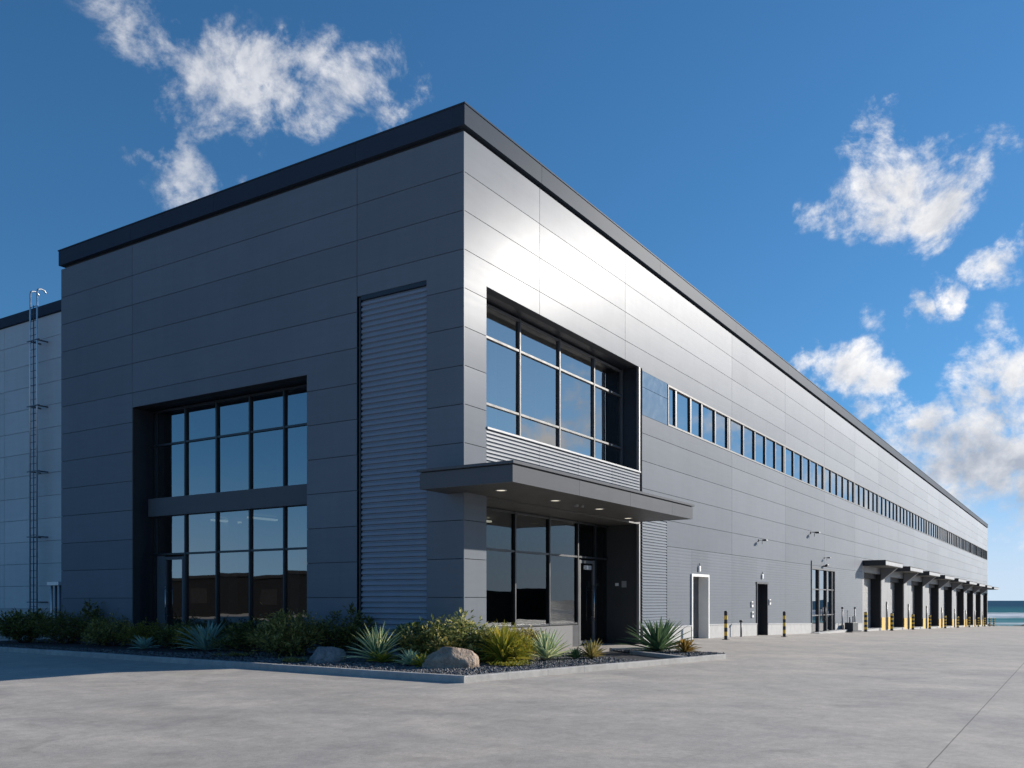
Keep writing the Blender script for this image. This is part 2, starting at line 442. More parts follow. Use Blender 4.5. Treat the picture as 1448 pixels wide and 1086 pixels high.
mb = MB()
xs2 = list(np.concatenate([np.arange(150, 760, 4.0), [800, 900, 1100, 1500, 2500, 5000, 12000, 30000]]))
ys2 = list(np.concatenate([[-20000, -6000, -2000, -800, -300], np.arange(-150, 330, 6.0), [420, 600, 1000, 3000, 9000, 20000]]))
crests = [(318, 7, 0.9, 0.55), (352, 8, 1.0, 0.35), (452, 10, 2.2, 1.0), (540, 9, 1.6, 0.8), (600, 10, 1.5, 0.28), (690, 10, 1.2, 0.2)]
vs = []; foam = []
for x in xs2:
    for y in ys2:
        z = -6.6; f = 0.0
        for cx, wd, h, fa in crests:
            cc = cx + 26 * noise.noise((y * 0.011, cx * 0.37, 2.0)) + 8 * noise.noise((y * 0.05, cx, 1))
            g = math.exp(-((x - cc) / wd) ** 2) * (0.55 + 0.9 * max(0, noise.noise((y * 0.013, cx * 0.7, 5)) + 0.35))
            z += g * h
            g2 = math.exp(-(max(0, cc + 2 - x) / 26) ** 2) if x < cc + 2 else math.exp(-((x - cc - 2) / 5) ** 2)
            f = max(f, fa * g2 * (0.5 + 0.8 * max(0, noise.noise((y * 0.016, cx, 7)) + 0.4)))
        vs.append((x, y, z)); foam.append(min(1, f))
n2 = len(ys2)
mb.add(vs, [(i * n2 + j, (i + 1) * n2 + j, (i + 1) * n2 + j + 1, i * n2 + j + 1) for i in range(len(xs2) - 1) for j in range(n2 - 1)])
# the same sea beyond the southern edge of the yard
b0 = len(mb.v)
mb.add([(-30000, -20000, -6.6), (150, -20000, -6.6), (150, -71.5, -6.6), (-30000, -71.5, -6.6)], [(0, 1, 2, 3)])
foam += [0.0] * 4
sea = mb.build('sea_water', sea_mat(), smooth=True)
at = sea.data.attributes.new('foam', 'FLOAT', 'POINT'); at.data.foreach_set('value', foam)
tag(sea, kind='structure')

# planting beds with dark gravel
KA, KB, KC = Vector((-3.30, 20.0)), Vector((-4.58, -3.27)), Vector((4.46, -5.05))
bed1 = [(-3.16, 20), (-4.42, -3.15), (1.55, -4.36), (2.4, -2.7), (3.4, -1.12), (3.4, -0.02), (0.0, -0.02), (0.0, 17.1), (3.6, 17.2), (3.6, 20)]
bed2 = [(3.02, -4.64), (4.42, -4.90), (5.75, -4.55), (6.55, -2.0), (5.6, -1.3), (4.62, -2.42)]
path = [(1.57, -4.36), (2.98, -4.64), (4.60, -2.40), (5.58, -1.28), (3.42, -1.10), (2.42, -2.69)]
mb = MB(); mb.prism(bed1, -0.1, 0.055); mb.prism(bed2, -0.1, 0.055)
tag(mb.build('bed_ground', M['soil']), kind='structure')
tag(MB().prism(path, -0.1, 0.035).build('dark_path', M['asphalt']), kind='structure')


def inside(p, poly):
    r = False; n = len(poly)
    for i in range(n):
        a = poly[i]; b = poly[(i + 1) % n]
        if (a[1] > p[1]) != (b[1] > p[1]) and p[0] < (b[0] - a[0]) * (p[1] - a[1]) / (b[1] - a[1]) + a[0]: r = not r
    return r


mb = MB(); gr = random.Random(3)
octf = [(0, 2, 4), (2, 1, 4), (1, 3, 4), (3, 0, 4), (2, 0, 5), (1, 2, 5), (3, 1, 5), (0, 3, 5)]
cnt = 0
while cnt < 27000:
    x = gr.uniform(-4.5, 6.6); y = gr.uniform(-5, 20) if gr.random() < 0.5 else gr.uniform(-5, 4)
    if not (inside((x, y), bed1) or inside((x, y), bed2)): continue
    if x > 0 and y > -0.1: continue
    if y > 8 and x > -2.2: continue
    cnt += 1
    r = gr.uniform(0.016, 0.04); z = 0.055 + r * gr.uniform(0.0, 0.7)
    a = gr.uniform(0, 6.28); ca, sa = math.cos(a), math.sin(a)
    q = []
    for d in ((1, 0, 0), (-1, 0, 0), (0, 1, 0), (0, -1, 0), (0, 0, 1), (0, 0, -1)):
        k = r * gr.uniform(0.65, 1.25)
        dx = d[0] * k + gr.uniform(-.25, .25) * r; dy = d[1] * k * 0.85 + gr.uniform(-.25, .25) * r; dz = d[2] * k * 0.7
        q.append((x + dx * ca - dy * sa, y + dx * sa + dy * ca, z + dz))
    mb.add(q, octf, 0, gr.random())
tag(mb.build('gravel', M['stone']), 'dark grey pebbles covering the planting beds inside the kerb', 'gravel', kind='stuff')

# kerb: cast segments butted together, tiny gaps between them
mb = MB()
def kerb_run(p, q, seg=1.05, skip0=0.0):
    d = (q - p); L = d.length; d = d / L; nrm = Vector((-d.y, d.x))
    n = max(1, int(round(L / seg)))
    for i in range(n):
        a = p + d * (L * i / n + (0.006 if i else skip0)); b = p + d * (L * (i + 1) / n)
        w = 0.16; dz = rnd.uniform(-.004, .004)
        ch = 0.015
        prof = [(0, -0.15), (0, 0.125 - ch), (ch, 0.125), (w - ch, 0.125), (w, 0.125 - ch), (w, -0.15)]
        vs = []
        for e in (a, b):
            for (o, z) in prof:
                pt = e + nrm * o; vs.append((pt.x, pt.y, z + dz))
        m = len(prof)
        mb.add(vs, [(k, (k + 1) % m, m + (k + 1) % m, m + k) for k in range(m)] + [tuple(range(m - 1, -1, -1)), tuple(range(m, 2 * m))], 0, rnd.random())
kerb_run(KA, KB); kerb_run(KB, KC, 1.2, 0.003)
kerb_run(Vector((6.72, -2.0)), Vector((5.66, -1.14)), 0.8)
kerb_run(Vector((4.56, -2.30)), Vector((2.98, -4.46)), 0.9)
tag(mb.build('kerb', M['kerb']), kind='structure')

# ------------------------------------------------------------------ main warehouse
BW = tag(empty('warehouse_building'), 'long dark grey metal clad warehouse with glazed corner entrance and loading docks', 'building')
H_PANEL, H_GAP, H_TOP = 12.95, 13.07, 13.57
LEN, WID = 143.5, 17.1
ZC = [0.63 + 0.945 * k for k in range(13)]


def split(a0, a1, z0, z1, acuts, zcuts, holes, acut_from=None):
    """panel rectangles of a facade: cells between joints, minus the holes"""
    A = [a0] + sorted(a for a in acuts if a0 < a < a1) + [a1]
    Z = [z0] + sorted(z for z in zcuts if z0 < z < z1) + [z1]
    res = []
    for i in range(len(A) - 1):
        for j in range(len(Z) - 1):
            ca0, ca1, cz0, cz1 = A[i], A[i + 1], Z[j], Z[j + 1]
            xa = sorted({ca0, ca1} | {h[k] for h in holes for k in (0, 1) if ca0 < h[k] < ca1 and not (h[3] <= cz0 or h[2] >= cz1)})
            za = sorted({cz0, cz1} | {h[k] for h in holes for k in (2, 3) if cz0 < h[k] < cz1 and not (h[1] <= ca0 or h[0] >= ca1)})
            t = rnd.random()
            for p in range(len(xa) - 1):
                for q in range(len(za) - 1):
                    mx, mz = (xa[p] + xa[p + 1]) / 2, (za[q] + za[q + 1]) / 2
                    if any(h[0] < mx < h[1] and h[2] < mz < h[3] for h in holes): continue
                    res.append((xa[p], xa[p + 1], za[q], za[q + 1], xa[p] == ca0 and i > 0, xa[p + 1] == ca1 and i < len(A) - 2,
                                za[q] == cz0 and j > 0, za[q + 1] == cz1 and j < len(Z) - 2, t))
    return res


def facade(mbp, axis, rects, front=0.0, th=0.035, g=0.016):
    for (a0, a1, z0, z1, l, r, b, t, tint) in rects:
        a0 += g / 2 if l else 0; a1 -= g / 2 if r else 0; z0 += g / 2 if b else 0; z1 -= g / 2 if t else 0
        if axis == 'long': mbp.box(a0, a1, front, front + th, z0, z1, 0, tint)
        else: mbp.box(front, front + th, a0, a1, z0, z1, 0, tint)


# --- holes
UPW = (0.98, 10.5, 4.5, 9.45)           # upper corner window, its ribbed apron and the shadow slot
ENT = (0.98, 10.5, -1, 4.5)             # entrance recess with the canopy zone
SPG = (10.5, 12.74, 7.86, 9.38)         # flush blue glass
STR = (12.74, 143.2, 7.86, 9.36)        # strip window
LVR = (10.5, 12.67, -1, 4.36)           # ribbed panel right of the entrance
RIBZ = 3.46
RIB = (12.67, 47.0, -2, RIBZ)
DOCKS = [(47.6, 53.8, 3.45), (57.55, 63.9, 3.34), (67.8, 74.6, 3.25), (78.45, 85.8, 3.17), (89.7, 97.2, 3.06), (101.0, 109.5, 2.96), (113.0, 121.1, 2.85), (124.4, 132.0, 2.74), (135.9, 142.9, 2.62)]
DOCKZONE = (47.0, LEN, -4, 4.0)
lholes = [UPW, ENT, SPG, STR, LVR, RIB, DOCKZONE]
acl = [3.62, 9.15, 19.84] + [28.05 + 8.28 * k for k in range(14)]
# the backing wall stands just behind the panels
def backing(mbp, axis, a0, a1, z0, z1, holes, th):
    for (x0, x1, q0, q1, *_r) in split(a0, a1, z0, z1, [], [], holes):
        if axis == 'long': mbp.box(x0, x1, 0.036, 0.036 + th, q0, q1)
        else: mbp.box(0.036, 0.036 + th, x0, x1, q0, q1)

mb = MB(); facade(mb, 'long', split(0.0, LEN, 0.0, H_PANEL, acl, ZC, lholes))
mb.build('wall', M['panel'], BW)
mb = MB()
backing(mb, 'long', 0.3, LEN - 0.1, -3.5, 12.9, [UPW, ENT, SPG, STR, (10.5, LEN + 1, -4, 3.9)], 0.25)
mb.build('wall_backing', M['joint'], BW)

LOP = (5.31, 13.12, -1, 7.72)           # tall glazed recess of the short facade
LLV = (1.15, 3.42, -1, 9.54)            # ribbed panel of the short facade
mb = MB()
facade(mb, 'short', split(0.035, WID, 0.0, H_PANEL, [3.47, 13.12], ZC, [LOP, LLV]))
mb.build('wall', M['panel'], BW)
mb = MB(); backing(mb, 'short', 0.3, WID - 0.05, -0.2, 12.9, [LOP, LLV], 0.25); mb.box(0.18, 0.28, 1.0, 3.6, -0.2, 9.7)
mb.build('wall_backing', M['joint'], BW)
# end wall towards the annex, far end wall, rear wall and the corner trim
mb = MB(); mb.box(0.036, 3.7, WID - 0.04, WID + 0.0, -0.2, H_PANEL); mb.build('side_wall', M['panel'], BW)
mb = MB(); mb.box(LEN - 0.05, LEN + 0.0, 0.04, 48, -4, H_PANEL); mb.build('end_wall', M['panel'], BW)
mb = MB(); mb.box(3.7, LEN - 0.06, 47.9, 48.2, -4, H_PANEL); mb.build('rear_wall', M['panel'], BW)
mb = MB(); mb.box(-0.002, 0.03, -0.002, 0.03, 0.0, H_PANEL - 0.004); mb.build('corner_trim', M['panel'], BW)
mb = MB(); mb.box(0.3, 3.7, 0.3, WID - 0.05, 12.6, 12.85); mb.box(3.701, LEN - 0.06, 0.3, 47.9, 12.6, 12.85); mb.build('roof', M['roofing'], BW)

# parapet with a shadow gap below it, made of lengths with joints
mb = MB(); mb.box(0.10, LEN - 0.1, 0.10, 0.4, 12.9, H_GAP); mb.box(0.10, 0.4, 0.4, WID - 0.1, 12.9, H_GAP)
mb.build('parapet_gap', M['joint'], BW)
mb = MB(); P = 0.07
cuts = [-P, 3.62] + [3.62 + 8.28 * k for k in range(1, 17)] + [LEN + 0.05]
for i in range(len(cuts) - 1):
    mb.box(cuts[i] + (0.005 if i else 0), cuts[i + 1] - 0.005, -P, 0.30, H_GAP, H_TOP, 0, rnd.random())
cuts = [0.302, 3.47, 9.1, 13.12, WID + 0.05]
for i in range(len(cuts) - 1):
    mb.box(-P, 0.30, cuts[i] + (0.005 if i else 0), cuts[i + 1] - 0.005, H_GAP, H_TOP, 0, rnd.random())
par = mb.build('parapet', M['parapet'], BW)
mb = MB(); mb.box(-P - 0.02, LEN + 0.07, -P - 0.02, 0.33, H_TOP, H_TOP + 0.035); mb.box(-P - 0.02, 0.33, 0.332, WID + 0.07, H_TOP, H_TOP + 0.035)
mb.build('coping', M['parapet'], par)


def ribs(mbp, axis, a0, a1, z0, z1, pitch, depth, front, cuts=(), flat=0.62):
    """horizontal corrugation: sloping face, then a return"""
    A = [a0] + list(cuts) + [a1]
    n = max(1, int(round((z1 - z0) / pitch))); p = (z1 - z0) / n
    for i in range(len(A) - 1):
        b0 = A[i] + (0.006 if i else 0); b1 = A[i + 1] - (0.006 if i < len(A) - 2 else 0)
        prof = []
        for k in range(n):
            zb = z0 + k * p
            prof += [(zb, depth), (zb + p * 0.14, 0.0), (zb + p * flat, depth * 0.18), (zb + p * 0.86, depth)]
        prof.append((z1, depth))
        vs = []
        for z, d in prof:
            for a in (b0, b1):
                vs.append((a, front + d, z) if axis == 'long' else (front + d, a, z))
        mbp.add(vs, [(2 * k, 2 * k + 1, 2 * k + 3, 2 * k + 2) for k in range(len(prof) - 1)], 0, rnd.random())


mb = MB(); ribs(mb, 'short', 1.16, 3.36, 0.0, 9.42, 0.146, 0.055, 0.04, [], 0.6)
lp = mb.build('ribbed_panel', M['louvre'], BW)
mb = MB(); mb.box(0.0, 0.15, 3.42, 3.47, 0, 9.54); mb.box(0.012, 0.16, 3.36, 3.418, 0, 9.50); mb.box(0.012, 0.16, 1.152, 3.35, 9.425, 9.535)
mb.build('edge_trim', M['reveal'], lp)
mb = MB(); ribs(mb, 'long', 0.99, 10.30, 4.56, 5.84, 0.098, 0.035, 0.0, [3.62, 5.9, 8.18])
mb.build('ribbed_panel', M['rib'], BW)
mb = MB(); ribs(mb, 'long', 10.52, 12.66, 0.3, 4.34, 0.100, 0.03, -0.005)
mb.build('ribbed_panel', M['rib'], BW)
# finely ribbed lower wall, interrupted by the doors
DOORS = [(15.12, 16.82, 2.43), (23.32, 24.9, 2.27), (33.28, 38.7, 3.25)]
mb = MB()
segs = [(12.68, 15.12, 0.35), (16.82, 19.84, 0.3), (19.84, 23.32, 0.2), (24.9, 28.05, 0.1), (28.05, 33.28, 0.0), (38.7, 46.99, -0.1)]
for a0, a1, zb in segs: ribs(mb, 'long', a0 + 0.006, a1 - 0.006, zb, RIBZ, 0.118, 0.002, 0.0, [], 0.55)
for a0, a1, zt in DOORS: ribs(mb, 'long', a0, a1, zt, RIBZ, 0.118, 0.002, 0.0, [], 0.55)
mb.build('ribbed_wall', M['panel'], BW)
mb = MB()
for a0, a1 in [(12.67, 15.08), (16.86, 23.28), (24.94, 33.24), (38.74, 47.0)]: mb.box(a0, a1, 0.036, 0.286, -2.5, 3.9)
for a0, a1, zt in DOORS: mb.box(a0 - .04, a1 + .04, 0.036, 0.286, zt + 0.04, 3.9)
mb.box(10.5, 12.67, 0.036, 0.28, -0.2, 3.9)
mb.build('wall_backing', M['joint'], BW)

# concrete plinth, stepping down with the yard
for a0, a1 in [(10.52, 15.02), (16.92, 19.84), (19.85, 23.24), (24.98, 28.05), (28.06, 33.2), (38.78, 42.9), (42.91, 46.9)]:
    mb = MB(); mc = MB()
    t0, t1 = ground_z(a0) + 0.52, ground_z(a1) + 0.52
    if a0 < 12: t0 = t1 = 0.5
    for (m_, y0, e0, e1) in ((mb, -0.035, -0.6, 0.0), (mc, -0.055, 0.002, 0.05)):
        zb0 = (ground_z(a0) - 0.6) if m_ is mb else t0 + e0; zb1 = (ground_z(a1) - 0.6) if m_ is mb else t1 + e0
        zt0 = t0 if m_ is mb else t0 + e1; zt1 = t1 if m_ is mb else t1 + e1
        m_.add([(a0, y0, zb0), (a1, y0, zb1), (a1, 0.034, zb1), (a0, 0.034, zb0), (a0, y0, zt0), (a1, y0, zt1), (a1, 0.034, zt1), (a0, 0.034, zt0)],
               [(3, 2, 1, 0), (4, 5, 6, 7), (0, 1, 5, 4), (1, 2, 6, 5), (2, 3, 7, 6), (3, 0, 4, 7)])
    pl = mb.build('plinth', M['plinth'], BW)
    mc.build('plinth_cap', M['lightmetal'], pl)


def pane_quads(mbp, axis, cells, plane, tilt=0.0035):
    """one sheet of glass per cell, each a hair out of true like real panes"""
    for (a0, a1, z0, z1) in cells:
        w, h = a1 - a0, z1 - z0
        tx = rnd.uniform(-tilt, tilt); tz = rnd.uniform(-tilt, tilt)
        ds = [-tx * w / 2 - tz * h / 2, tx * w / 2 - tz * h / 2, tx * w / 2 + tz * h / 2, -tx * w / 2 + tz * h / 2]
        cs = [(a0, z0), (a1, z0), (a1, z1), (a0, z1)]
        vs = [((a, plane + d, z) if axis == 'long' else (plane + d, a, z)) for (a, z), d in zip(cs, ds)]
        mbp.add(vs, [(0, 1, 2, 3) if axis == 'long' else (3, 2, 1, 0)])


def bars(mbp, axis, vert, horiz, plane, w=0.06, d0=-0.07, d1=0.05):
    """mullions (a, z0, z1) and transoms (z, a0, a1); transoms sit 4 mm back so that faces never share a plane"""
    for a, z0, z1 in vert:
        if axis == 'long': mbp.box(a - w / 2, a + w / 2, plane + d0, plane + d1, z0, z1)
        else: mbp.box(plane + d0, plane + d1, a - w / 2, a + w / 2, z0, z1)
    for z, a0, a1 in horiz:
        if axis == 'long': mbp.box(a0, a1, plane + d0 + 0.012, plane + d1 - 0.004, z - w / 2, z + w / 2)
        else: mbp.box(plane + d0 + 0.012, plane + d1 - 0.004, a0, a1, z - w / 2, z + w / 2)


# --- short facade: tall glazed recess
GX = 0.75
mull = [12.87, 11.39, 9.90, 8.40, 6.94, 5.46]
mb = MB()
bars(mb, 'short', [(a, 0.0, 4.3) for a in mull], [(3.0, 5.32, 13.11), (0.06, 5.32, 13.11)], GX)
bars(mb, 'short', [(a, 4.8, 7.71) for a in mull], [(6.56, 5.32, 13.11), (7.66, 5.32, 13.11)], GX)
cw = mb.build('window', M['darkmetal'], BW)
E_ = [13.11] + mull + [5.32]
cells = []
for i in range(len(E_) - 1):
    a1, a0 = E_[i] - 0.02, E_[i + 1] + 0.02
    if a1 - a0 < 0.08: continue
    cells += [(a0, a1, 4.84, 6.54), (a0, a1, 6.58, 7.64), (a0, a1, 3.02, 4.26)]
    if not (11.3 < (a0 + a1) / 2 < 12.9): cells.append((a0, a1, 0.08, 2.98))
mb = MB(); pane_quads(mb, 'short', cells, GX); mb.build('pane', M['glass'], cw)
mb = MB(); mb.box(GX - 0.17, GX + 0.1, 5.32, 13.11, 4.24, 4.82); mb.build('spandrel_beam', M['canopy'], cw)
# glazed door in its left bay
dr = MB(); bars(dr, 'short', [(12.40, 0.02, 2.92), (11.50, 0.02, 2.92)], [(2.86, 11.5, 12.40), (0.12, 11.5, 12.4)], GX, 0.09, -0.06, 0.04)
dr.box(GX - 0.03, GX + 0.03, 12.46, 12.84, 0.02, 2.95)
gd = dr.build('glass_door', M['frame'], BW)
mb = MB(); pane_quads(mb, 'short', [(11.53, 12.37, 0.15, 2.83)], GX); mb.build('pane', M['glass'], gd)
mb = MB(); mb.tube([(GX - 0.13, 12.28, 0.85), (GX - 0.13, 12.28, 1.95)], 0.016); mb.tube([(GX - 0.13, 12.28, 1.0), (GX - 0.03, 12.30, 1.0)], 0.01); mb.tube([(GX - 0.13, 12.28, 1.8), (GX - 0.03, 12.30, 1.8)], 0.01)
mb.build('handle', M['steel'], gd, smooth=True)
# reveals
mb = MB()
mb.box(0.037, 0.85, 13.122, 13.30, 0.0, 7.9); mb.box(0.037, 0.85, 5.10, 5.308, 0.0, 7.9); mb.box(0.037, 0.85, 5.309, 13.121, 7.722, 7.9)
mb.build('window_reveal', M['reveal'], BW)

# --- long facade: upper corner window
GY = 0.70
mull = [1.34, 3.62, 5.90, 8.18, 10.28]
mb = MB()
bars(mb, 'long', [(a, 5.9, 9.44) for a in mull], [(8.52, 0.99, 10.31), (6.74, 0.99, 10.31), (9.38, 0.99, 10.31), (5.98, 0.99, 10.31)], GY)
cw = mb.build('window', M['frame'], BW)
E_ = [0.99] + mull + [10.31]
cells = []
for i in range(len(E_) - 1):
    a0, a1 = E_[i] + 0.02, E_[i + 1] - 0.02
    if a1 - a0 < 0.08: continue
    cells += [(a0, a1, 6.0, 6.72), (a0, a1, 6.76, 8.50), (a0, a1, 8.54, 9.36)]
mb = MB(); pane_quads(mb, 'long', cells, GY); mb.build('pane', M['glassupper'], cw)
mb = MB(); mb.box(0.985, 10.33, -0.035, 0.63, 5.845, 5.90); mb.build('sill', M['lightmetal'], cw, bevel=0.004)
mb = MB()
mb.box(10.322, 10.495, 0.0 + 0.09, 0.85, 4.5, 9.449); mb.box(0.80, 0.978, 0.037, 0.85, 4.5, 9.6); mb.box(0.981, 10.495, 0.037, 0.85, 9.452, 9.6)
mb.build('window_reveal', M['reveal'], BW)
mb = MB(); mb.box(10.23, 10.318, -0.01, 0.08, 5.91, 9.44); mb.box(10.23, 10.318, -0.012, 0.08, 0.06, 4.1)
mb.build('edge_trim', M['pillar'], BW)
mb = MB(); mb.box(0.98, 10.5, 0.05, 0.2, 4.5, 5.84); mb.build('apron_backing', M['joint'], BW)

# --- entrance recess under the canopy
EY = 1.25
mull = [1.9, 4.25, 6.24, 8.10, 9.34]
mb = MB()
bars(mb, 'long', [(a, 0.72, 4.1) for a in (1.9, 4.25, 6.24)] + [(8.10, 0.0, 4.1), (9.34, 0.0, 4.1)], [(2.93, 0.99, 10.31), (0.75, 0.99, 8.06), (4.05, 0.99, 10.31)], EY)
cw = mb.build('window', M['darkmetal'], BW)
cells = []
for a0, a1 in [(0.99, 1.9), (1.9, 4.25), (4.25, 6.24), (6.24, 8.1)]: cells += [(a0 + .02, a1 - .02, 0.77, 2.91), (a0 + .02, a1 - .02, 2.95, 4.03)]
cells += [(8.12, 9.32, 2.95, 4.03), (9.36, 10.3, 0.05, 2.91), (9.36, 10.3, 2.95, 4.03)]
mb = MB(); pane_quads(mb, 'long', cells, EY); mb.build('pane', M['glasslobby'], cw)
mb = MB(); mb.box(0.985, 7.55, 1.10, 1.36, 0.0, 0.70); mb.build('sill_wall', M['sillgrey'], cw)
mb = MB(); mb.box(7.552, 8.06, 1.16, 1.36, 0.0, 0.70); mb.build('sill_panel', M['reveal'], cw)
dr = MB(); bars(dr, 'long', [(8.22, 0.03, 2.84), (9.22, 0.03, 2.84)], [(2.78, 8.22, 9.22), (0.12, 8.22, 9.22)], EY, 0.10, -0.06, 0.04)
gd = dr.build('glass_door', M['frame'], BW)
mb = MB(); pane_quads(mb, 'long', [(8.26, 9.18, 0.15, 2.75)], EY); mb.build('pane', M['glasslobby'], gd)
mb = MB(); mb.tube([(9.08, EY - 0.14, 0.8), (9.08, EY - 0.14, 2.0)], 0.017); mb.tube([(9.08, EY - 0.14, 0.95), (9.1, EY - 0.03, 0.95)], 0.01); mb.tube([(9.08, EY - 0.14, 1.85), (9.1, EY - 0.03, 1.85)], 0.01)
mb.build('handle', M['steel'], gd, smooth=True)
mb = MB(); mb.box(8.45, 8.95, EY - 0.10, EY - 0.062, 2.52, 2.66); mb.build('door_closer', M['lightmetal'], gd)
mb = MB(); mb.box(10.322, 10.495, 0.09, 1.4, 0.0, 4.12); mb.build('entrance_reveal', M['doordark'], BW)
mb = MB(); mb.box(0.80, 0.978, 0.037, 1.4, 0.0, 4.3); mb.build('entrance_reveal', M['doordark'], BW)
mb = MB(); mb.box(0.981, 10.49, 0.05, 1.4, 4.102, 4.3); mb.build('entrance_ceiling', M['soffit'], BW)
mb = MB(); mb.box(10.30, 10.32, 0.50, 0.68, 1.95, 2.17); mb.build('card_reader', M['doorgrey'], BW, bevel=0.004)
mb = MB(); mb.box(10.312, 10.32, 0.80, 0.93, 2.0, 2.1); mb.build('notice_plate', M['whitepaint'], BW)

# flush blue glass beside the strip window
mb = MB()
mb.box(10.51, 12.70, -0.004, 0.03, 8.83, 9.37); mb.box(10.51, 12.70, -0.004, 0.03, 7.87, 8.815)
mb.build('glass_panel', M['spandrelglass'], BW)
mb = MB(); mb.box(10.5, 12.74, 0.036, 0.2, 7.86, 9.38); mb.build('panel_backing', M['joint'], BW)

# strip window: every light is a window with its own pane
mbf = MB(); mbf.box(12.745, 143.19, -0.02, 0.10, 7.865, 7.93); mbf.box(12.745, 143.19, -0.02, 0.10, 9.29, 9.355); mbf.box(12.75, 12.82, -0.018, 0.1, 7.932, 9.288)
mbf.build('strip_window_frame', M['frame'], BW)
wl = [(12.82, 13.62), (13.62, 15.1), (15.1, 16.3), (16.3, 17.85), (17.85, 19.6)]
a = 19.84
while a < 143.0:
    for k in range(5):
        b0 = a + 8.25 / 5 * k
        if b0 + 1.2 < 143.2: wl.append((b0, min(143.15, b0 + 8.25 / 5)))
    a += 8.25
for i, (a0, a1) in enumerate(wl):
    wide = 0.20 if i % 5 == 4 else 0.0
    f = MB(); f.box(a1 - 0.13 - wide, a1, 0.0, 0.16, 7.932, 9.288)
    if wide: f.box(a1 - wide, a1 - 0.001, -0.012, 0.0, 7.94, 9.28, 1)
    wo = f.build('window', [M['darkmetal'], M['frame']], BW)
    q = MB(); pane_quads(q, 'long', [(a0 + 0.002, a1 - 0.13 - wide, 7.932, 9.288)], 0.06, 0.002); q.build('pane', M['glassstrip'], wo)

# interior seen through the glass
mb = MB(); mb.box(0.9, 15.0, 1.4, 16.8, -0.05, 0.012); mb.build('interior_floor', M['floorint'], BW)
mb = MB(); mb.box(1.0, 15.0, 1.42, 16.8, 4.35, 4.78); mb.box(1.0, 15, 1.0, 16.8, 9.6, 9.8); mb.build('interior_ceiling', M['ceilint'], BW)
mb = MB(); mb.box(15.0, 15.2, 0.3, 16.9, 0, 12.5); mb.box(0.9, 15.0, 16.8, 17.0, 0, 12.5); mb.box(6.0, 6.15, 6.5, 16.8, 0.013, 4.34); mb.box(7.0, 14.9, 6.4, 6.55, 0.013, 4.34)
mb.build('interior_wall', M['wallint'], BW)
mb = MB()
for x, y, z0, z1 in [(5.8, 3.2, 4.79, 9.59), (8.9, 3.0, 4.79, 9.59), (3.2, 9.3, 0.013, 4.34), (3.2, 12.3, 0.013, 4.34), (5.4, 3.4, 0.013, 4.34), (3.0, 9.3, 4.79, 9.59)]:
    mb.box(x - 0.2, x + 0.2, y - 0.2, y + 0.2, z0, z1)
mb.build('interior_column', M['curtain'], BW)
for x, y, z in [(3.0, 12.2, 4.2), (3.0, 10.4, 4.2), (4.6, 3.6, 4.2), (7.4, 4.6, 4.2)]:
    mb = MB(); mb.box(x - 0.6, x + 0.6, y - 0.08, y + 0.08, z, z + 0.06); mb.build('interior_light', M['lampglow'], BW)

# --- entrance canopy, wrapping round the corner
cy0, cy1, cx0, cx1, cz0, cz1 = -2.12, 0.48, -1.12, 9.72, 4.12, 4.50
mb = MB()
poly = [(cx0, cy0), (cx1, cy0), (cx1, -0.06), (0.0 - 0.008, -0.06), (-0.008, cy1), (cx0, cy1)]
inner = [(cx0 + 0.03, cy0 + 0.03), (cx1 - 0.03, cy0 + 0.03), (cx1 - 0.03, -0.07), (-0.012, -0.07), (-0.012, cy1 - 0.03), (cx0 + 0.03, cy1 - 0.03)]
# fascia lengths
fx = [cx0, 2.0, 5.0, 8.0, cx1]
for i in range(4): mb.box(fx[i] + (0.004 if i else 0), fx[i + 1] - (0.004 if i < 3 else 0), cy0, cy0 + 0.03, cz0, cz1, 0, rnd.random())
mb.box(cx0, cx0 + 0.03, cy0 + 0.031, cy1, cz0, cz1, 0, 0.5); mb.box(cx1 - 0.03, cx1, cy0 + 0.031, -0.06, cz0, cz1, 0, 0.5)
mb.box(cx0 + 0.031, -0.01, cy1 - 0.03, cy1, cz0, cz1, 0, 0.5)
cn = mb.build('entrance_canopy', M['canopy'], BW)
mb = MB(); mb.prism(inner, cz0 + 0.01, cz0 + 0.06); mb.build('soffit', M['soffit'], cn)
mb = MB()
lip = [(cx0 - 0.05, cy0 - 0.05), (cx1 + 0.05, cy0 - 0.05), (cx1 + 0.05, -0.02), (-0.006, -0.02), (-0.006, cy1 + 0.05), (cx0 - 0.05, cy1 + 0.05)]
mb.prism(lip, cz1 + 0.03, cz1 + 0.09); mb.build('canopy_roof', M['canopy'], cn)
mb = MB(); mb.prism([(x, y) for x, y in inner], cz1 - 0.02, cz1 + 0.03); mb.build('shadow_gap', M['joint'], cn)
for x, y in [(0.05, -1.05), (2.65, -1.05), (5.2, -1.05), (8.3, -0.5)]:
    mb = MB(); n = 20
    mb.tube([(x, y, cz0 - 0.002), (x, y, cz0 + 0.012)], 0.11, n)
    cl = mb.build('ceiling_light', M['lampglow'], cn)
    r_ = MB(); vs = []
    for k in range(n):
        an = 2 * math.pi * k / n
        for rr, zz in ((0.145, cz0 + 0.009), (0.145, cz0 - 0.006), (0.112, cz0 - 0.006), (0.112, cz0 + 0.009)): vs.append((x + rr * math.cos(an), y + rr * math.sin(an), zz))
    r_.add(vs, [(4 * k + q, 4 * k + (q + 1) % 4, 4 * ((k + 1) % n) + (q + 1) % 4, 4 * ((k + 1) % n) + q) for k in range(n) for q in range(4)])
    r_.build('light_ring', M['lightmetal'], cn)
mb = MB(); mb.tube([(3.9, -1.0, cz0 - 0.05), (3.9, -1.0, cz0 + 0.01)], 0.06, 12); mb.tube([(4.25, -1.0, cz0 - 0.04), (4.25, -1.0, cz0 + 0.01)], 0.05, 12)
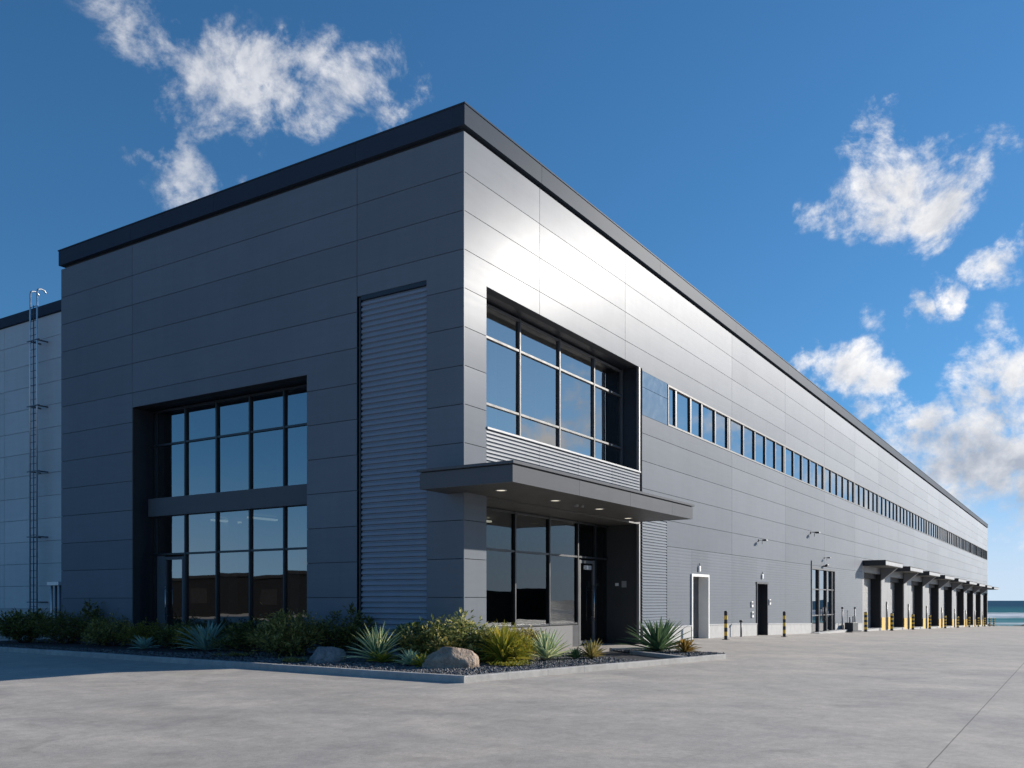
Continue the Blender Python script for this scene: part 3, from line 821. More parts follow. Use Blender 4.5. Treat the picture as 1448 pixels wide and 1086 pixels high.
mb.build('smoke_detector', M['lightmetal'], cn)

# --- service doors in the long wall
# white framed door, leaf standing back in the opening
g0 = ground_z(16)
mb = MB(); mb.box(15.02, 15.12, -0.06, 0.70, g0 - 0.1, 2.43); mb.box(16.82, 16.92, -0.06, 0.70, g0 - 0.1, 2.43); mb.box(15.02, 16.92, -0.058, 0.70, 2.432, 2.53)
d1 = mb.build('service_door', M['whitepaint'], BW)
mb = MB(); mb.box(15.121, 16.819, 0.36, 0.41, g0 - 0.1, 2.43); mb.build('door_leaf', M['doordim'], d1)
mb = MB(); mb.box(15.35, 15.5, 0.31, 0.358, 1.0, 1.06); mb.build('handle', M['steel'], d1, bevel=0.006)
g0 = ground_z(24)
mb = MB(); mb.box(23.24, 23.32, -0.04, 0.5, g0 - 0.1, 2.27); mb.box(24.9, 24.98, -0.04, 0.5, g0 - 0.1, 2.27); mb.box(23.2, 25.02, -0.05, 0.5, 2.272, 2.36)
d2 = mb.build('service_door', M['darkmetal'], BW)
mb = MB(); mb.box(23.321, 24.899, 0.36, 0.41, g0 - 0.1, 2.27); mb.build('door_leaf', M['doordark'], d2)
mb = MB(); mb.box(23.7, 23.88, 0.30, 0.358, 0.88, 0.94); mb.build('handle', M['steel'], d2, bevel=0.006)
g0 = ground_z(36)
mb = MB(); mb.box(33.2, 33.28, -0.05, 0.22, g0 - 0.1, 3.72); mb.box(38.7, 38.78, -0.05, 0.22, g0 - 0.1, 3.25); mb.box(33.281, 38.78, -0.048, 0.22, 3.252, 3.34)
for x in (35.05, 36.9, 38.2): mb.box(x - 0.09, x + 0.09, 0.0, 0.2, g0 - 0.1, 3.25, 1)
for z in (2.1, 0.62): mb.box(33.29, 38.69, 0.012, 0.19, z, z + 0.06)
d3 = mb.build('glazed_door', [M['frame'], M['darkmetal']], BW)
mb = MB(); pane_quads(mb, 'long', [(33.29, 34.95, g0, 3.24), (35.15, 36.8, g0, 3.24), (37.0, 38.1, g0, 3.24), (38.3, 38.69, g0, 3.24)], 0.1); mb.build('pane', M['glassstrip'], d3)
mb = MB(); mb.tube([(35.6, -0.06, 0.3), (35.6, -0.06, 1.1)], 0.03); mb.tube([(36.3, -0.06, 0.3), (36.3, -0.06, 1.1)], 0.03); mb.build('handle', M['frame'], d3, smooth=True)
mb = MB(); mb.box(33.0, 40.2, -0.5, -0.04, ground_z(40.2) - 0.3, ground_z(33) + 0.035); mb.build('door_step', M['plinth'], BW)

# --- loading docks
DY = 0.72
prev = 47.0
for i, (a0, a1, zt) in enumerate(DOCKS):
    gz = ground_z((a0 + a1) / 2); gb = ground_z(a1) - 1.0
    # lintel band and the wall piece left of the opening (pillar)
    top = 4.0
    mb = MB(); mb.box(a0, a1, 0.0, 0.3, zt, top); mb.build('dock_lintel', M['pillar'], BW)
    mb = MB(); mb.box(prev + 0.004, a0 - 0.004, -0.02 if i else 0.001, DY + 0.2, gb, top); pil = mb.build('dock_pillar', M['pillar'], BW)
    if i:
        mid = (prev + a0) / 2; gp = ground_z(mid); hw = (a0 - prev) / 2
        q = MB(); q.box(prev + 0.02, mid - hw * 0.35, -0.05, -0.021, gp + 0.05, gp + 1.0); q.build('corner_guard', M['yellow'], pil)
        q = MB(); q.box(mid + hw * 0.45, a0 - 0.02, -0.05, -0.021, gp + 0.05, gp + 1.0); q.build('corner_guard', M['yellow'], pil)
        q = MB(); q.tube([(mid + 0.1, -0.08, gp), (mid + 0.1, -0.08, gp + 2.2)], 0.05); q.build('downpipe', M['darkmetal'], pil, smooth=True)
        q = MB(); q.box(prev + 0.01, a0 - 0.01, -0.04, -0.0215, gp - 0.5, gp + 0.06); q.build('pillar_base', M['plinth'], pil)
    # door leaf with horizontal ribs, set back, with black seals
    mb = MB(); mb.box(a0 + 0.002, a1 - 0.002, DY, DY + 0.06, gb, zt)
    for k in range(1, 6): mb.box(a0 + 0.05, a1 - 0.05, DY - 0.02, DY - 0.001, gz + 0.3 + k * 0.62, gz + 0.34 + k * 0.62)
    dd = mb.build('dock_door', M['doorgrey'], BW)
    mb = MB(); mb.box(a1 - 0.12, a1 - 0.003, 0.03, DY - 0.003, gb, zt - 0.003); mb.box(a0 + 0.003, a1 - 0.121, 0.32, DY - 0.022, zt - 0.35, zt - 0.003); mb.box(a0 + 0.003, a0 + 0.10, 0.05, DY - 0.003, gb, zt - 0.36)
    mb.build('dock_seal', M['rubber'], dd)
    mb = MB(); mb.box(a0 + 0.101, a1 - 0.13, -0.10, DY - 0.004, gb, gz + 0.14); mb.build('dock_sill', M['plinth'], dd)
    prev = a1
mb = MB(); mb.box(142.905, LEN - 0.06, -0.02, 0.9, -4, 4.0); mb.build('dock_pillar', M['pillar'], BW)
# one canopy over each dock, each a step lower than the one before
for i, (a0, a1, zt) in enumerate(DOCKS):
    x0 = a0 - (0.5 if i == 0 else 0.1); x1 = (a1 + 0.25) if i < 8 else LEN + 1.6
    zb = 3.93 - 0.085 * i - (0.02 if i else 0); th = 0.27
    mb = MB(); mb.box(x0, x1, -1.47, -0.03, zb, zb + th)
    ca = mb.build('dock_canopy', M['lightmetal'], BW)
    mb = MB(); mb.box(x0 - 0.03, x0 - 0.001, -1.50, -0.025, zb - 0.06, zb + th + 0.03); mb.box(x0 - 0.03, x1, -1.50, -0.02, zb + th + 0.001, zb + th + 0.05)
    mb.build('canopy_trim', M['black'], ca)
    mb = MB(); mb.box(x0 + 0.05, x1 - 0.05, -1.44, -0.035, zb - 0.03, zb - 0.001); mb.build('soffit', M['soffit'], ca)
    for bx in ((x1 - 0.22),) if i < 8 else ():
        mb = MB(); mb.add([(bx - 0.2, -0.025, zb - 0.9), (bx + 0.2, -0.025, zb - 0.9), (bx + 0.2, -0.025, zb - 0.032), (bx - 0.2, -0.025, zb - 0.032),
                           (bx - 0.2, -0.10, zb - 0.9), (bx + 0.2, -0.10, zb - 0.9), (bx + 0.2, -1.15, zb - 0.032), (bx - 0.2, -1.15, zb - 0.032)],
                          [(0, 1, 2, 3), (4, 7, 6, 5), (0, 4, 5, 1), (3, 2, 6, 7), (0, 3, 7, 4), (1, 5, 6, 2)])
        mb.build('bracket', M['pillar'], ca)

# ------------------------------------------------------------------ annex at the left
AX = tag(empty('annex_building', (3.66, 17.2, 0)), 'pale grey panelled annex behind the left end of the warehouse', 'building')
mb = MB()
for (a0, a1, z0, z1, l, r, b, t, tint) in split(0.0, 60, 1.16, 13.55, [10.4, 22, 34, 46], [1.16 + 0.955 * k for k in range(1, 13)], []):
    mb.box(0, 0.035, a0 + 0.008, a1 - 0.008, z0 + (0.008 if b else 0), z1 - (0.008 if t else 0), 0, tint)
mb.build('wall', M['annex'], AX)
mb = MB(); mb.box(0.036, 0.3, 0, 60, -0.2, 13.5); mb.build('wall_backing', M['joint'], AX)
mb = MB(); mb.box(-0.05, 0.034, 0, 60, -0.2, 1.10); mb.box(-0.07, 0.034, 0, 60, 1.102, 1.155); mb.build('plinth', M['lightmetal'], AX)
mb = MB(); mb.box(-0.10, 0.30, -0.09, 60, 13.58, 14.0); mb.build('parapet', M['parapet'], AX)
mb = MB(); mb.box(0.301, 40, 0.01, 60, 12.8, 13.3); mb.build('roof', M['roofing'], AX)
# roof ladder on the annex
LD = tag(empty('roof_ladder', (3.2, 24.5, 0)), 'tall steel roof ladder with hooked handrails on the annex wall', 'ladder')
def rail(y):
    m = MB(); pts = [(0, y, 0.0), (0, y, 14.45)]
    for k in range(1, 8):
        an = math.pi * k / 8 * 1.15
        pts.append((0.19 - 0.19 * math.cos(an), y, 14.45 + 0.14 * math.sin(an)))
    m.tube(pts, 0.034, 8)
    return m
for y in (-0.28, 0.24): rail(y).build('rail', M['galv'], LD, smooth=True)
m = MB(); m.tube([(-0.02, -0.06, 0.3), (-0.02, -0.06, 13.9)], 0.02, 6); m.build('safety_rail', M['darksteel'], LD, smooth=True)
m = MB()
for k in range(46): m.tube([(0, -0.28, 0.35 + 0.3 * k), (0, 0.24, 0.35 + 0.3 * k)], 0.014, 6)
o = m.build('rungs', M['darksteel'], LD, smooth=True); o.name = 'rung_set'
for z in (1.4, 4.15, 6.9, 9.65, 12.4):
    m = MB(); m.box(-0.03, 0.46, -0.32, -0.26, z, z + 0.05); m.box(-0.03, 0.46, 0.22, 0.28, z, z + 0.05); m.box(-0.05, -0.02, -0.50, 0.42, z + 0.005, z + 0.045)
    m.build('bracket', M['darksteel'], LD)
# little pipe housing between ladder and warehouse
PH = tag(empty('pipe_housing', (3.35, 22.9, 0)), 'small metal pipe housing with a lid against the annex wall', 'pipe housing')
m = MB(); m.box(-0.25, 0.25, -0.40, 0.42, 2.12, 2.26); m.build('lid', M['galv'], PH)
for y in (-0.30, 0.02, 0.32):
    m = MB(); m.tube([(-0.1, y, 0), (-0.1, y, 2.12)], 0.05, 8); m.build('pipe', M['galv'] if y > 0.2 else M['darksteel'], PH, smooth=True)

# ------------------------------------------------------------------ bollards
def banded_bollard(r, h, n, name='bollard'):
    root = empty(name)
    m = MB(); seg = 14; prof = []
    for k in range(n):
        z0 = h * 0.97 * k / n; z1 = h * 0.97 * (k + 1) / n
        ring = lambda z, rr: [(rr * math.cos(2 * math.pi * q / seg), rr * math.sin(2 * math.pi * q / seg), z) for q in range(seg)]
        m.add(ring(z0, r) + ring(z1, r), [(q, (q + 1) % seg, seg + (q + 1) % seg, seg + q) for q in range(seg)], k % 2)
    m.build('post', [M['black'], M['yellow']], root, smooth=True)
    m = MB(); vs = []
    for j in range(4):
        an = j / 3 * math.pi / 2 * 0.96
        vs += [(r * math.cos(an) * math.cos(2 * math.pi * q / seg), r * math.cos(an) * math.sin(2 * math.pi * q / seg), h * 0.97 + r * 0.5 * math.sin(an)) for q in range(seg)]
    m.add(vs, [(j * seg + q, j * seg + (q + 1) % seg, (j + 1) * seg + (q + 1) % seg, (j + 1) * seg + q) for j in range(3) for q in range(seg)] + [tuple(range(3 * seg, 4 * seg))])
    m.build('cap', M['black'], root, smooth=True)
    m = MB(); m.box(-r * 1.7, r * 1.7, -r * 1.7, r * 1.7, 0.0, 0.02); m.build('base_plate', M['darkmetal'], root)
    return root
b0 = banded_bollard(0.065, 1.12, 7)
b0.location = (15.75, -1.14, ground_z(15.75))
tag(b0, 'black and yellow banded bollard standing right of the white framed door', 'bollard', 'bollards by the service doors')
b1 = copy_tree(b0); b1.location = (19.74, -2.30, ground_z(19.74)); b1.location = (21.6, -1.75, ground_z(21.6))
tag(b1, 'black and yellow banded bollard standing right of the dark service door', 'bollard', 'bollards by the service doors')
nth = ['first', 'second', 'third', 'fourth', 'fifth', 'sixth', 'seventh', 'eighth', 'ninth']
spots = [44.25, 53.8, 63.7, 73.6, 84.85, 96.1, 108.3, 120.1, 129.6]
proto = banded_bollard(0.105, 1.3, 8)
for i, x in enumerate(spots):
    o = proto if i == 0 else copy_tree(proto)
    o.location = (x, -0.75, ground_z(x))
    tag(o, f'yellow and black bollard guarding the left side of the {nth[i]} dock door from the entrance', 'bollard', 'bollards at the loading docks')
o = copy_tree(proto); o.location = (137.5, -0.8, ground_z(137.5)); tag(o, 'yellow and black bollard near the right side of the ninth, farthest dock door', 'bollard', 'bollards at the loading docks')
o = copy_tree(proto); o.location = (143.5, -0.9, ground_z(143.5)); tag(o, 'last yellow and black bollard at the seaward corner of the warehouse', 'bollard', 'bollards at the loading docks')

# ------------------------------------------------------------------ wall mounted things
def floodlight(x, z, label, s=1.0, group='floodlights on the long wall'):
    r = tag(empty('floodlight', (x, 0, z)), label, 'wall lamp', group)
    m = MB(); m.box(-0.09 * s, 0.09 * s, -0.03, -0.001, -0.09 * s, 0.09 * s); m.tube([(0, -0.02, 0), (0, -0.42 * s, 0.03)], 0.022 * s, 6); m.build('arm', M['darkmetal'], r)
    m = MB(); m.box(-0.24 * s, 0.24 * s, -0.72 * s, -0.40 * s, -0.06 * s, 0.07 * s); m.build('lamp_head', M['darkmetal'], r, bevel=0.015)
    m = MB(); m.box(-0.20 * s, 0.20 * s, -0.735 * s, -0.722 * s, -0.05 * s, 0.06 * s); m.build('lens', M['lightmetal'], r)
    m = MB(); m.tube([(0.02, -0.30 * s, 0.0), (0.02, -0.30 * s, -0.32 * s)], 0.02 * s, 6); m.build('sensor', M['darkmetal'], r)
floodlight(23.6, 4.29, 'small dark floodlight on an arm above the dark service door', 0.55)
floodlight(33.1, 5.25, 'dark floodlight on an arm, higher on the wall near the glazed door', 0.68)
floodlight(36.2, 3.98, 'tiny floodlight directly above the glazed double door', 0.5)
def bulkhead(x, z, label):
    r = tag(empty('bulkhead_lamp', (x, 0, z)), label, 'wall lamp', 'white lamps above the service doors')
    m = MB(); m.box(-0.08, 0.08, -0.07, -0.001, -0.11, 0.11); m.build('housing', M['whitepaint'], r, bevel=0.02)
    m = MB(); m.tube([(0, -0.04, 0.11), (0, -0.04, 0.22)], 0.015, 6); m.build('conduit', M['darkmetal'], r)
bulkhead(15.87, 2.74, 'small white lamp above the white framed door')
bulkhead(24.1, 2.62, 'small white lamp above the dark service door')
r = tag(empty('security_camera', (36.1, 0, 3.5)), 'small dark security camera above the glazed double door', 'camera')
m = MB(); m.box(-0.05, 0.05, -0.2, -0.001, -0.04, 0.04); m.build('bracket', M['darkmetal'], r)
m = MB(); m.tube([(-0.25, -0.2, 0.02), (0.12, -0.2, 0.06)], 0.07, 10); m.build('camera_body', M['darkmetal'], r, smooth=True)
for x, z, lab in [(22.55, 1.32, 'upper white entry keypad left of the dark service door'), (22.6, 0.85, 'lower white entry box left of the dark service door'), (25.3, 1.42, 'white push button box right of the dark service door')]:
    r = tag(empty('entry_keypad', (x, 0, z)), lab, 'keypad', 'white boxes beside the dark service door')
    m = MB(); m.box(-0.11, 0.11, -0.06, -0.001, -0.13, 0.13); m.build('housing', M['whitepaint'], r, bevel=0.012)
    m = MB(); m.box(-0.07, 0.07, -0.068, -0.061, -0.02, 0.09); m.build('screen', M['doordark'], r)
# utility pedestal and standpipes right of the glazed door
r = tag(empty('utility_box', (40.9, -0.55, ground_z(40.9))), 'low dark utility box on a black base right of the glazed door', 'utility box')
m = MB(); m.box(-1.4, 1.4, -0.35, 0.35, 0, 0.09); m.build('base', M['black'], r)
m = MB(); m.box(-0.75, 0.75, -0.25, 0.25, 0.091, 0.62); m.build('cabinet', M['darkmetal'], r, bevel=0.02)
m = MB(); m.tube([(-0.5, 0, 0.62), (-0.5, 0, 0.95)], 0.035, 6); m.tube([(0.45, 0, 0.62), (0.45, 0, 1.0)], 0.035, 6); m.build('pipe', M['darksteel'], r)
def standpipe(x, h, label):
    r = tag(empty('standpipe', (x, -0.35, ground_z(x))), label, 'standpipe', 'thin pipes along the long wall')
    m = MB(); m.tube([(0, 0, 0), (0, 0, h)], 0.04, 8); m.build('pipe', M['darksteel'], r, smooth=True)
    m = MB(); m.box(-0.06, 0.06, -0.06, 0.06, h, h + 0.10); m.build('valve', M['darkmetal'], r, bevel=0.01)
standpipe(39.3, 1.45, 'thin dark standpipe just right of the glazed door')
standpipe(44.1 - 1.2, 1.5, 'thin dark standpipe left of the first loading dock')
standpipe(20.0, 0.62, 'short dark pipe against the wall between the two service doors')

# ------------------------------------------------------------------ boulders
def boulder(loc, sx, sy, sz, seed, mat, label, rot=0.0):
    bm = bmesh.new(); bmesh.ops.create_icosphere(bm, subdivisions=5, radius=1.0)
    for v in bm.verts:
        p = v.co.copy(); n1 = noise.noise(p * 0.9 + Vector((seed, 0, 0))); n2 = noise.noise(p * 2.3 + Vector((0, seed, 0))); n3 = noise.noise(p * 6.5 + Vector((0, 0, seed)))
        k = 1 + 0.28 * n1 + 0.13 * n2 + 0.045 * n3
        q = p * k
        # chipped facets
        for d, lim in ((Vector((0.5, -0.6, 0.62)), 0.86), (Vector((-0.7, -0.3, 0.6)), 0.88), (Vector((0.1, 0.2, 1)), 0.84)):
            d = d.normalized(); e = q.dot(d) - lim
            if e > 0: q -= d * e * 0.75
        v.co = Vector((q.x * sx, q.y * sy, q.z * sz))
    me = bpy.data.meshes.new('boulder'); bm.to_mesh(me); bm.free()
    me.polygons.foreach_set('use_smooth', [True] * len(me.polygons)); me.materials.append(mat)
    o = bpy.data.objects.new('boulder', me); COL.objects.link(o); o.location = loc; o.rotation_euler = (0, 0, rot)
    return tag(o, label, 'boulder')
boulder((-2.35, -1.35, 0.12), 0.56, 0.40, 0.42, 4.2, M['rocktan'], 'rounded tan boulder on the gravel near the kerb corner', math.radians(-58))
boulder((-2.55, 2.05, 0.10), 0.40, 0.34, 0.36, 23.1, M['rockgrey'], 'grey angular boulder left of the largest spiky agave', math.radians(-50))

# ------------------------------------------------------------------ plants
def leaf(mb, p, d, l, w, rng, fold=0.25, mi=0, tint=0.5):
    d = d.normalized()
    s = d.cross(Vector((rng.uniform(-.4, .4), rng.uniform(-.4, .4), 1))).normalized(); n = s.cross(d)
    m = p + d * l * 0.45
    mb.add([p, m + s * w / 2 + n * w * fold, p + d * l - n * l * 0.12, m - s * w / 2 + n * w * fold], [(0, 2, 1), (0, 3, 2)], mi, tint)


def shrub(label, loc, w, h, mat, seed, name='shrub', n_st=26, per=46, ll=0.10, lw=0.04, up=0.5, flat=0.8, group='shrubs in the planting bed', tmul=1.0, cat='shrub'):
    rng = random.Random(seed); w *= 1.26; h *= 1.14; per = int(per * 1.9); ll *= 1.12; lw *= 1.2
    root = tag(empty(name, loc, rng.uniform(0, 6.28)), label, cat, group)
    fm = MB(); sm = MB()
    for i in range(n_st):
        az = 2 * math.pi * (i + rng.uniform(-.4, .4)) / n_st * 2.618; rr = math.sqrt((i + 0.5) / n_st) * rng.uniform(0.75, 1.08)
        top = Vector((math.cos(az) * rr * w / 2, math.sin(az) * rr * w / 2 * flat, h * (1.0 - 0.62 * rr ** 2.2) * rng.uniform(0.72, 1.04)))
        base = Vector((math.cos(az) * 0.05 * w, math.sin(az) * 0.05 * w, 0))
        midp = base.lerp(top, 0.5) + Vector((math.cos(az) * w * 0.06, math.sin(az) * w * 0.06, h * 0.06))
        sm.tube([base, midp, top], [0.012, 0.009, 0.004], 4, cap=False)
        bt = rng.uniform(-.15, .2)
        for k in range(per):
            t = 1 - (rng.random() ** 1.25) * 0.78
            p = base.lerp(midp, t * 2) if t < 0.5 else midp.lerp(top, t * 2 - 1)
            sp = 0.05 + 0.10 * w * (1 - abs(t - 0.6)) * rng.random()
            off = Vector((rng.gauss(0, 1), rng.gauss(0, 1), rng.gauss(0, 0.7))) * sp * 0.6
            d = (off.normalized() if off.length > 1e-4 else Vector((0, 0, 1))) + Vector((math.cos(az) * 0.35 * rr, math.sin(az) * 0.35 * rr, up)) + Vector((rng.uniform(-.4, .4), rng.uniform(-.4, .4), rng.uniform(-.4, .4)))
            q = p + off
            if q.z < 0.02: q.z = 0.02 + rng.random() * 0.05
            leaf(fm, q, d, ll * rng.uniform(0.6, 1.25), lw * rng.uniform(0.7, 1.2), rng, 0.22, 0, min(1, max(0, rng.random() * tmul + bt * t)))
    sm.build('stem', M['stem'], root); fm.build('foliage', mat, root)
    return root


def rosette(label, loc, w, h, mat, seed, n=46, lw=0.06, rim=None, name='agave', group='spiky rosette plants in the planting bed', droop=0.35, cat='agave', minel=8, maxel=84, stiff=1.0, fold=0.28):
    rng = random.Random(seed); w *= 1.1; h *= 1.02; lw *= 1.5
    root = tag(empty(name, loc, rng.uniform(0, 6.28)), label, cat, group)
    fm = MB()
    for i in range(n):
        f = (i + 0.5) / n
        az = i * 2.39996 + rng.uniform(-.25, .25)
        el = math.radians(minel + (maxel - minel) * f ** 0.9 + rng.uniform(-6, 6))
        tx = math.cos(el) ** 2; L = math.sqrt((w / 2 * 1.05) ** 2 * tx + (h * 1.02) ** 2 * (1 - tx)) * rng.uniform(0.82, 1.08)
        if f > 0.93: L *= 0.8
        hor = Vector((math.cos(az), math.sin(az), 0)); side = Vector((-math.sin(az), math.cos(az), 0))
        p = hor * 0.03 + Vector((0, 0, 0.03 + 0.10 * h * f)); e = el; seg = 6; st = L / seg
        rows = []; tint = rng.random()
        wmax = lw * rng.uniform(0.8, 1.15)
        tw = rng.uniform(-.35, .35)
        for k in range(seg + 1):
            t = k / seg
            wd = wmax * (0.62 + 0.9 * t * (1 - t) * 1.6) * (1 - t ** 3.2) + 0.002
            dirv = hor * math.cos(e) + Vector((0, 0, math.sin(e))); nn = (Vector((0, 0, 1)) * math.cos(e) - hor * math.sin(e))
            sd = (side * math.cos(tw * t) + nn * math.sin(tw * t))
            up_ = nn * wd * fold
            rows.append([p + sd * wd / 2 + up_, p + sd * wd * 0.36 + up_ * 0.55, p.copy(), p - sd * wd * 0.36 + up_ * 0.55, p - sd * wd / 2 + up_])
            p = p + dirv * st; e -= droop * math.cos(e) * rng.uniform(0.3, 1.0) / seg * (1 + 1.6 * t) / stiff
        vs = [q for r in rows for q in r]
        for k in range(seg):
            for c in range(4):
                fm.add([], [])
        b = len(fm.v); fm.v.extend([tuple(q) for q in vs])
        for k in range(seg):
            for c in range(4):
                fm.f.append((b + k * 5 + c, b + k * 5 + c + 1, b + (k + 1) * 5 + c + 1, b + (k + 1) * 5 + c))
                fm.m.append(1 if (rim and c in (0, 3)) else 0); fm.t.append(tint)
    fm.build('leaf_rosette', [mat, rim or mat], root, smooth=False)
    m = MB(); m.tube([(0, 0, 0), (0, 0, 0.12 * h + 0.03)], [0.05, 0.03], 8); m.build('stem', M['stem'], root)
    return root


GZ = 0.055
# left to right along the bed
shrub('dark leafy shrub at the far left end of the bed below the ladder', (-0.75, 18.1, GZ), 1.95, 1.0, M['leafdark'], 11, n_st=34, per=50, ll=0.13, lw=0.055)
shrub('dark olive shrub, second from the left end of the bed', (-0.35, 16.2, GZ), 2.0, 0.98, M['leafolive'], 12, n_st=32, per=52, ll=0.10, lw=0.045, tmul=0.7)
shrub('tall dark sprig rising behind the left shrubs', (-0.35, 14.75, GZ), 0.7, 1.22, M['leafdark'], 13, name='sprig', n_st=9, per=34, ll=0.14, lw=0.05, up=0.8)
shrub('golden olive shrub left of the glazed recess', (-0.55, 13.4, GZ), 1.85, 0.84, M['leafolive'], 14, n_st=30, per=50, ll=0.09, lw=0.04)
rosette('small blue green agave alone near the kerb at left', (-1.6, 10.25, GZ), 0.85, 0.44, M['agaveblue'], 15, n=30, lw=0.06, maxel=70)
shrub('yellowish olive shrub under the glazed door', (-0.6, 11.5, GZ), 1.3, 0.72, M['leafgold'], 16, n_st=22, per=46, ll=0.09, lw=0.035, tmul=0.8)
shrub('dark green shrub between two yellow olive shrubs at left', (-0.5, 10.2, GZ), 1.4, 0.70, M['leafdark'], 17, n_st=22, per=46)
shrub('yellow olive shrub just behind the blue agave', (-0.75, 9.2, GZ), 1.1, 0.66, M['leafgold'], 18, n_st=18, per=44, ll=0.09, lw=0.03)
rosette('large blue green agave in the shade below the left window', (-1.15, 8.05, GZ), 1.9, 0.80, M['agaveblue'], 19, n=64, lw=0.075, maxel=76)
shrub('dark shrub right of the blue agave', (-0.75, 6.7, GZ), 1.5, 0.80, M['leafdark'], 20, n_st=26, per=48)
shrub('largest olive shrub with hanging leaf tips in front of the left window', (-1.45, 4.45, GZ), 2.0, 1.03, M['leafolive'], 21, n_st=40, per=58, ll=0.10, lw=0.042)
shrub('dark shrub against the wall left of the ribbed panel', (-0.6, 3.75, GZ), 1.25, 0.95, M['leafdark'], 22, n_st=22, per=46)
shrub('slender dark sprig standing by the edge of the ribbed panel', (-0.45, 3.05, GZ), 0.75, 1.28, M['leafdark'], 23, name='sprig', n_st=8, per=30, ll=0.13, lw=0.05, up=0.8)
rosette('large spiky agave with pale leaf edges beside the grey boulder', (-1.85, 1.15, GZ), 1.75, 0.80, M['agavegreen'], 24, n=58, lw=0.07, rim=M['agaverim'], maxel=84)
rosette('low yellow leaved succulent at the foot of the edged agave', (-2.15, 0.75, GZ), 0.75, 0.26, M['leafyellow'], 25, n=34, lw=0.05, name='succulent', cat='succulent', group='low succulents on the gravel', maxel=60)
shrub('broad leaved green shrub in front of the ribbed panel', (-0.75, 0.95, GZ), 1.35, 0.80, M['leafbroad'], 26, n_st=22, per=30, ll=0.13, lw=0.06)
shrub('tall broad leaved shrub at the corner of the building', (-0.85, -0.35, GZ), 1.85, 0.98, M['leafbroad'], 27, n_st=34, per=34, ll=0.13, lw=0.055)
shrub('silvery leaved shrub in front of the corner pier', (-0.35, -1.0, GZ), 0.9, 0.85, M['leafsilver'], 28, n_st=16, per=26, ll=0.10, lw=0.06)
rosette('small pale green succulent left of the tan boulder', (-2.5, -0.35, GZ), 0.72, 0.36, M['agavepale'], 29, n=46, lw=0.05, name='succulent', cat='succulent', group='low succulents on the gravel', maxel=80)
rosette('small yellow succulent touching the tan boulder', (-2.62, -0.78, GZ), 0.5, 0.30, M['leafyellow'], 30, n=36, lw=0.045, name='succulent', cat='succulent', group='low succulents on the gravel', maxel=75)
shrub('olive green filler shrub between the edged agave and the broad leaved shrubs', (-1.2, 0.35, GZ), 1.0, 0.55, M['leafolive'], 51, n_st=20, per=34, ll=0.10, lw=0.05)
shrub('low broad leaved shrub between the corner shrub and the bright grassy shrub', (-0.75, -1.15, GZ), 1.0, 0.72, M['leafbroad'], 52, n_st=20, per=30, ll=0.12, lw=0.055)
shrub('olive shrub behind the pale agave against the low window wall', (1.75, -0.75, GZ), 1.3, 0.62, M['leafolive'], 53, n_st=24, per=40, ll=0.09, lw=0.04)
shrub('low olive shrub behind the tan boulder', (-1.75, -0.75, GZ), 0.9, 0.5, M['leafolive'], 54, n_st=18, per=36, ll=0.10, lw=0.045)
def tuft(label, loc, w, h, mat, seed, heads=5, n=26, lw=0.028):
    root = rosette(label, loc, w, h, mat, seed, n=n * heads, lw=lw, name='grassy_shrub', cat='shrub', group='shrubs in the planting bed', minel=12, maxel=86, droop=0.9)
    return root
tuft('bright yellow green grassy shrub right of the tan boulder', (-0.95, -1.75, GZ), 1.25, 0.86, M['leafyellow'], 31, 8, 30, 0.034)
shrub('yellow leaved filler behind the bright grassy shrub', (-0.6, -1.85, GZ), 1.0, 0.62, M['leafyellow'], 32, n_st=20, per=40, ll=0.11, lw=0.025, up=0.9)
tuft('smaller yellow green grassy shrub below the lobby window', (0.75, -1.0, GZ), 0.95, 0.72, M['leafgold'], 33, 6, 28, 0.03)
rosette('pale variegated agave in front of the lobby window', (0.68, -1.95, GZ), 1.2, 0.72, M['agavepale'], 34, n=60, lw=0.07, rim=M['agaverim'], maxel=82)
rosette('low dark green succulent between the pale and bronze agaves', (1.45, -2.3, GZ), 0.5, 0.28, M['agavegreen'], 35, n=36, lw=0.05, name='succulent', cat='succulent', group='low succulents on the gravel')
rosette('bronze tinted agave beside the dark path', (1.75, -2.6, GZ), 0.72, 0.46, M['agavebrown'], 36, n=44, lw=0.055, maxel=80)
rosette('huge dark green agave right of the dark path by the entrance', (5.45, -2.75, GZ), 2.15, 0.84, M['agavegreen'], 37, n=110, lw=0.07, maxel=84, droop=0.3)
rosette('low reddish olive succulent right of the huge agave', (5.45, -3.55, GZ), 0.75, 0.36, M['leafred'], 38, n=70, lw=0.045, name='succulent', cat='succulent', group='low succulents on the gravel', maxel=80)
def creeper(label, loc, w, d, mat, seed, n=700):
    rng = random.Random(seed)
    root = tag(empty('creeping_plant', loc, rng.uniform(0, 6)), label, 'ground cover', 'creeping plants on the gravel')
    fm = MB(); sm = MB()
    for k in range(14):
        a = rng.uniform(0, 6.28); e = Vector((math.cos(a) * w / 2, math.sin(a) * d / 2, 0.03)) * rng.uniform(0.5, 1)
        sm.tube([(0, 0, 0.015), e * 0.5 + Vector((0, 0, 0.03)), e], 0.006, 4, cap=False)
        for q in range(n // 14):
            p = e * rng.random() + Vector((rng.gauss(0, .05), rng.gauss(0, .05), rng.random() * 0.06 + 0.01))
            leaf(fm, p, Vector((rng.uniform(-1, 1), rng.uniform(-1, 1), rng.uniform(0.1, 1))), 0.06 * rng.uniform(.6, 1.3), 0.024, rng, 0.2, 0, rng.random())
    sm.build('stem', M['stem'], root); fm.build('foliage', mat, root)
creeper('creeping yellow ground cover in front of the bright grassy shrub', (-1.45, -2.25, GZ), 1.2, 0.6, M['leafyellow'], 41)
creeper('creeping green ground cover below the grey boulder', (-2.95, 2.75, GZ), 1.3, 0.6, M['leafolive'], 42)
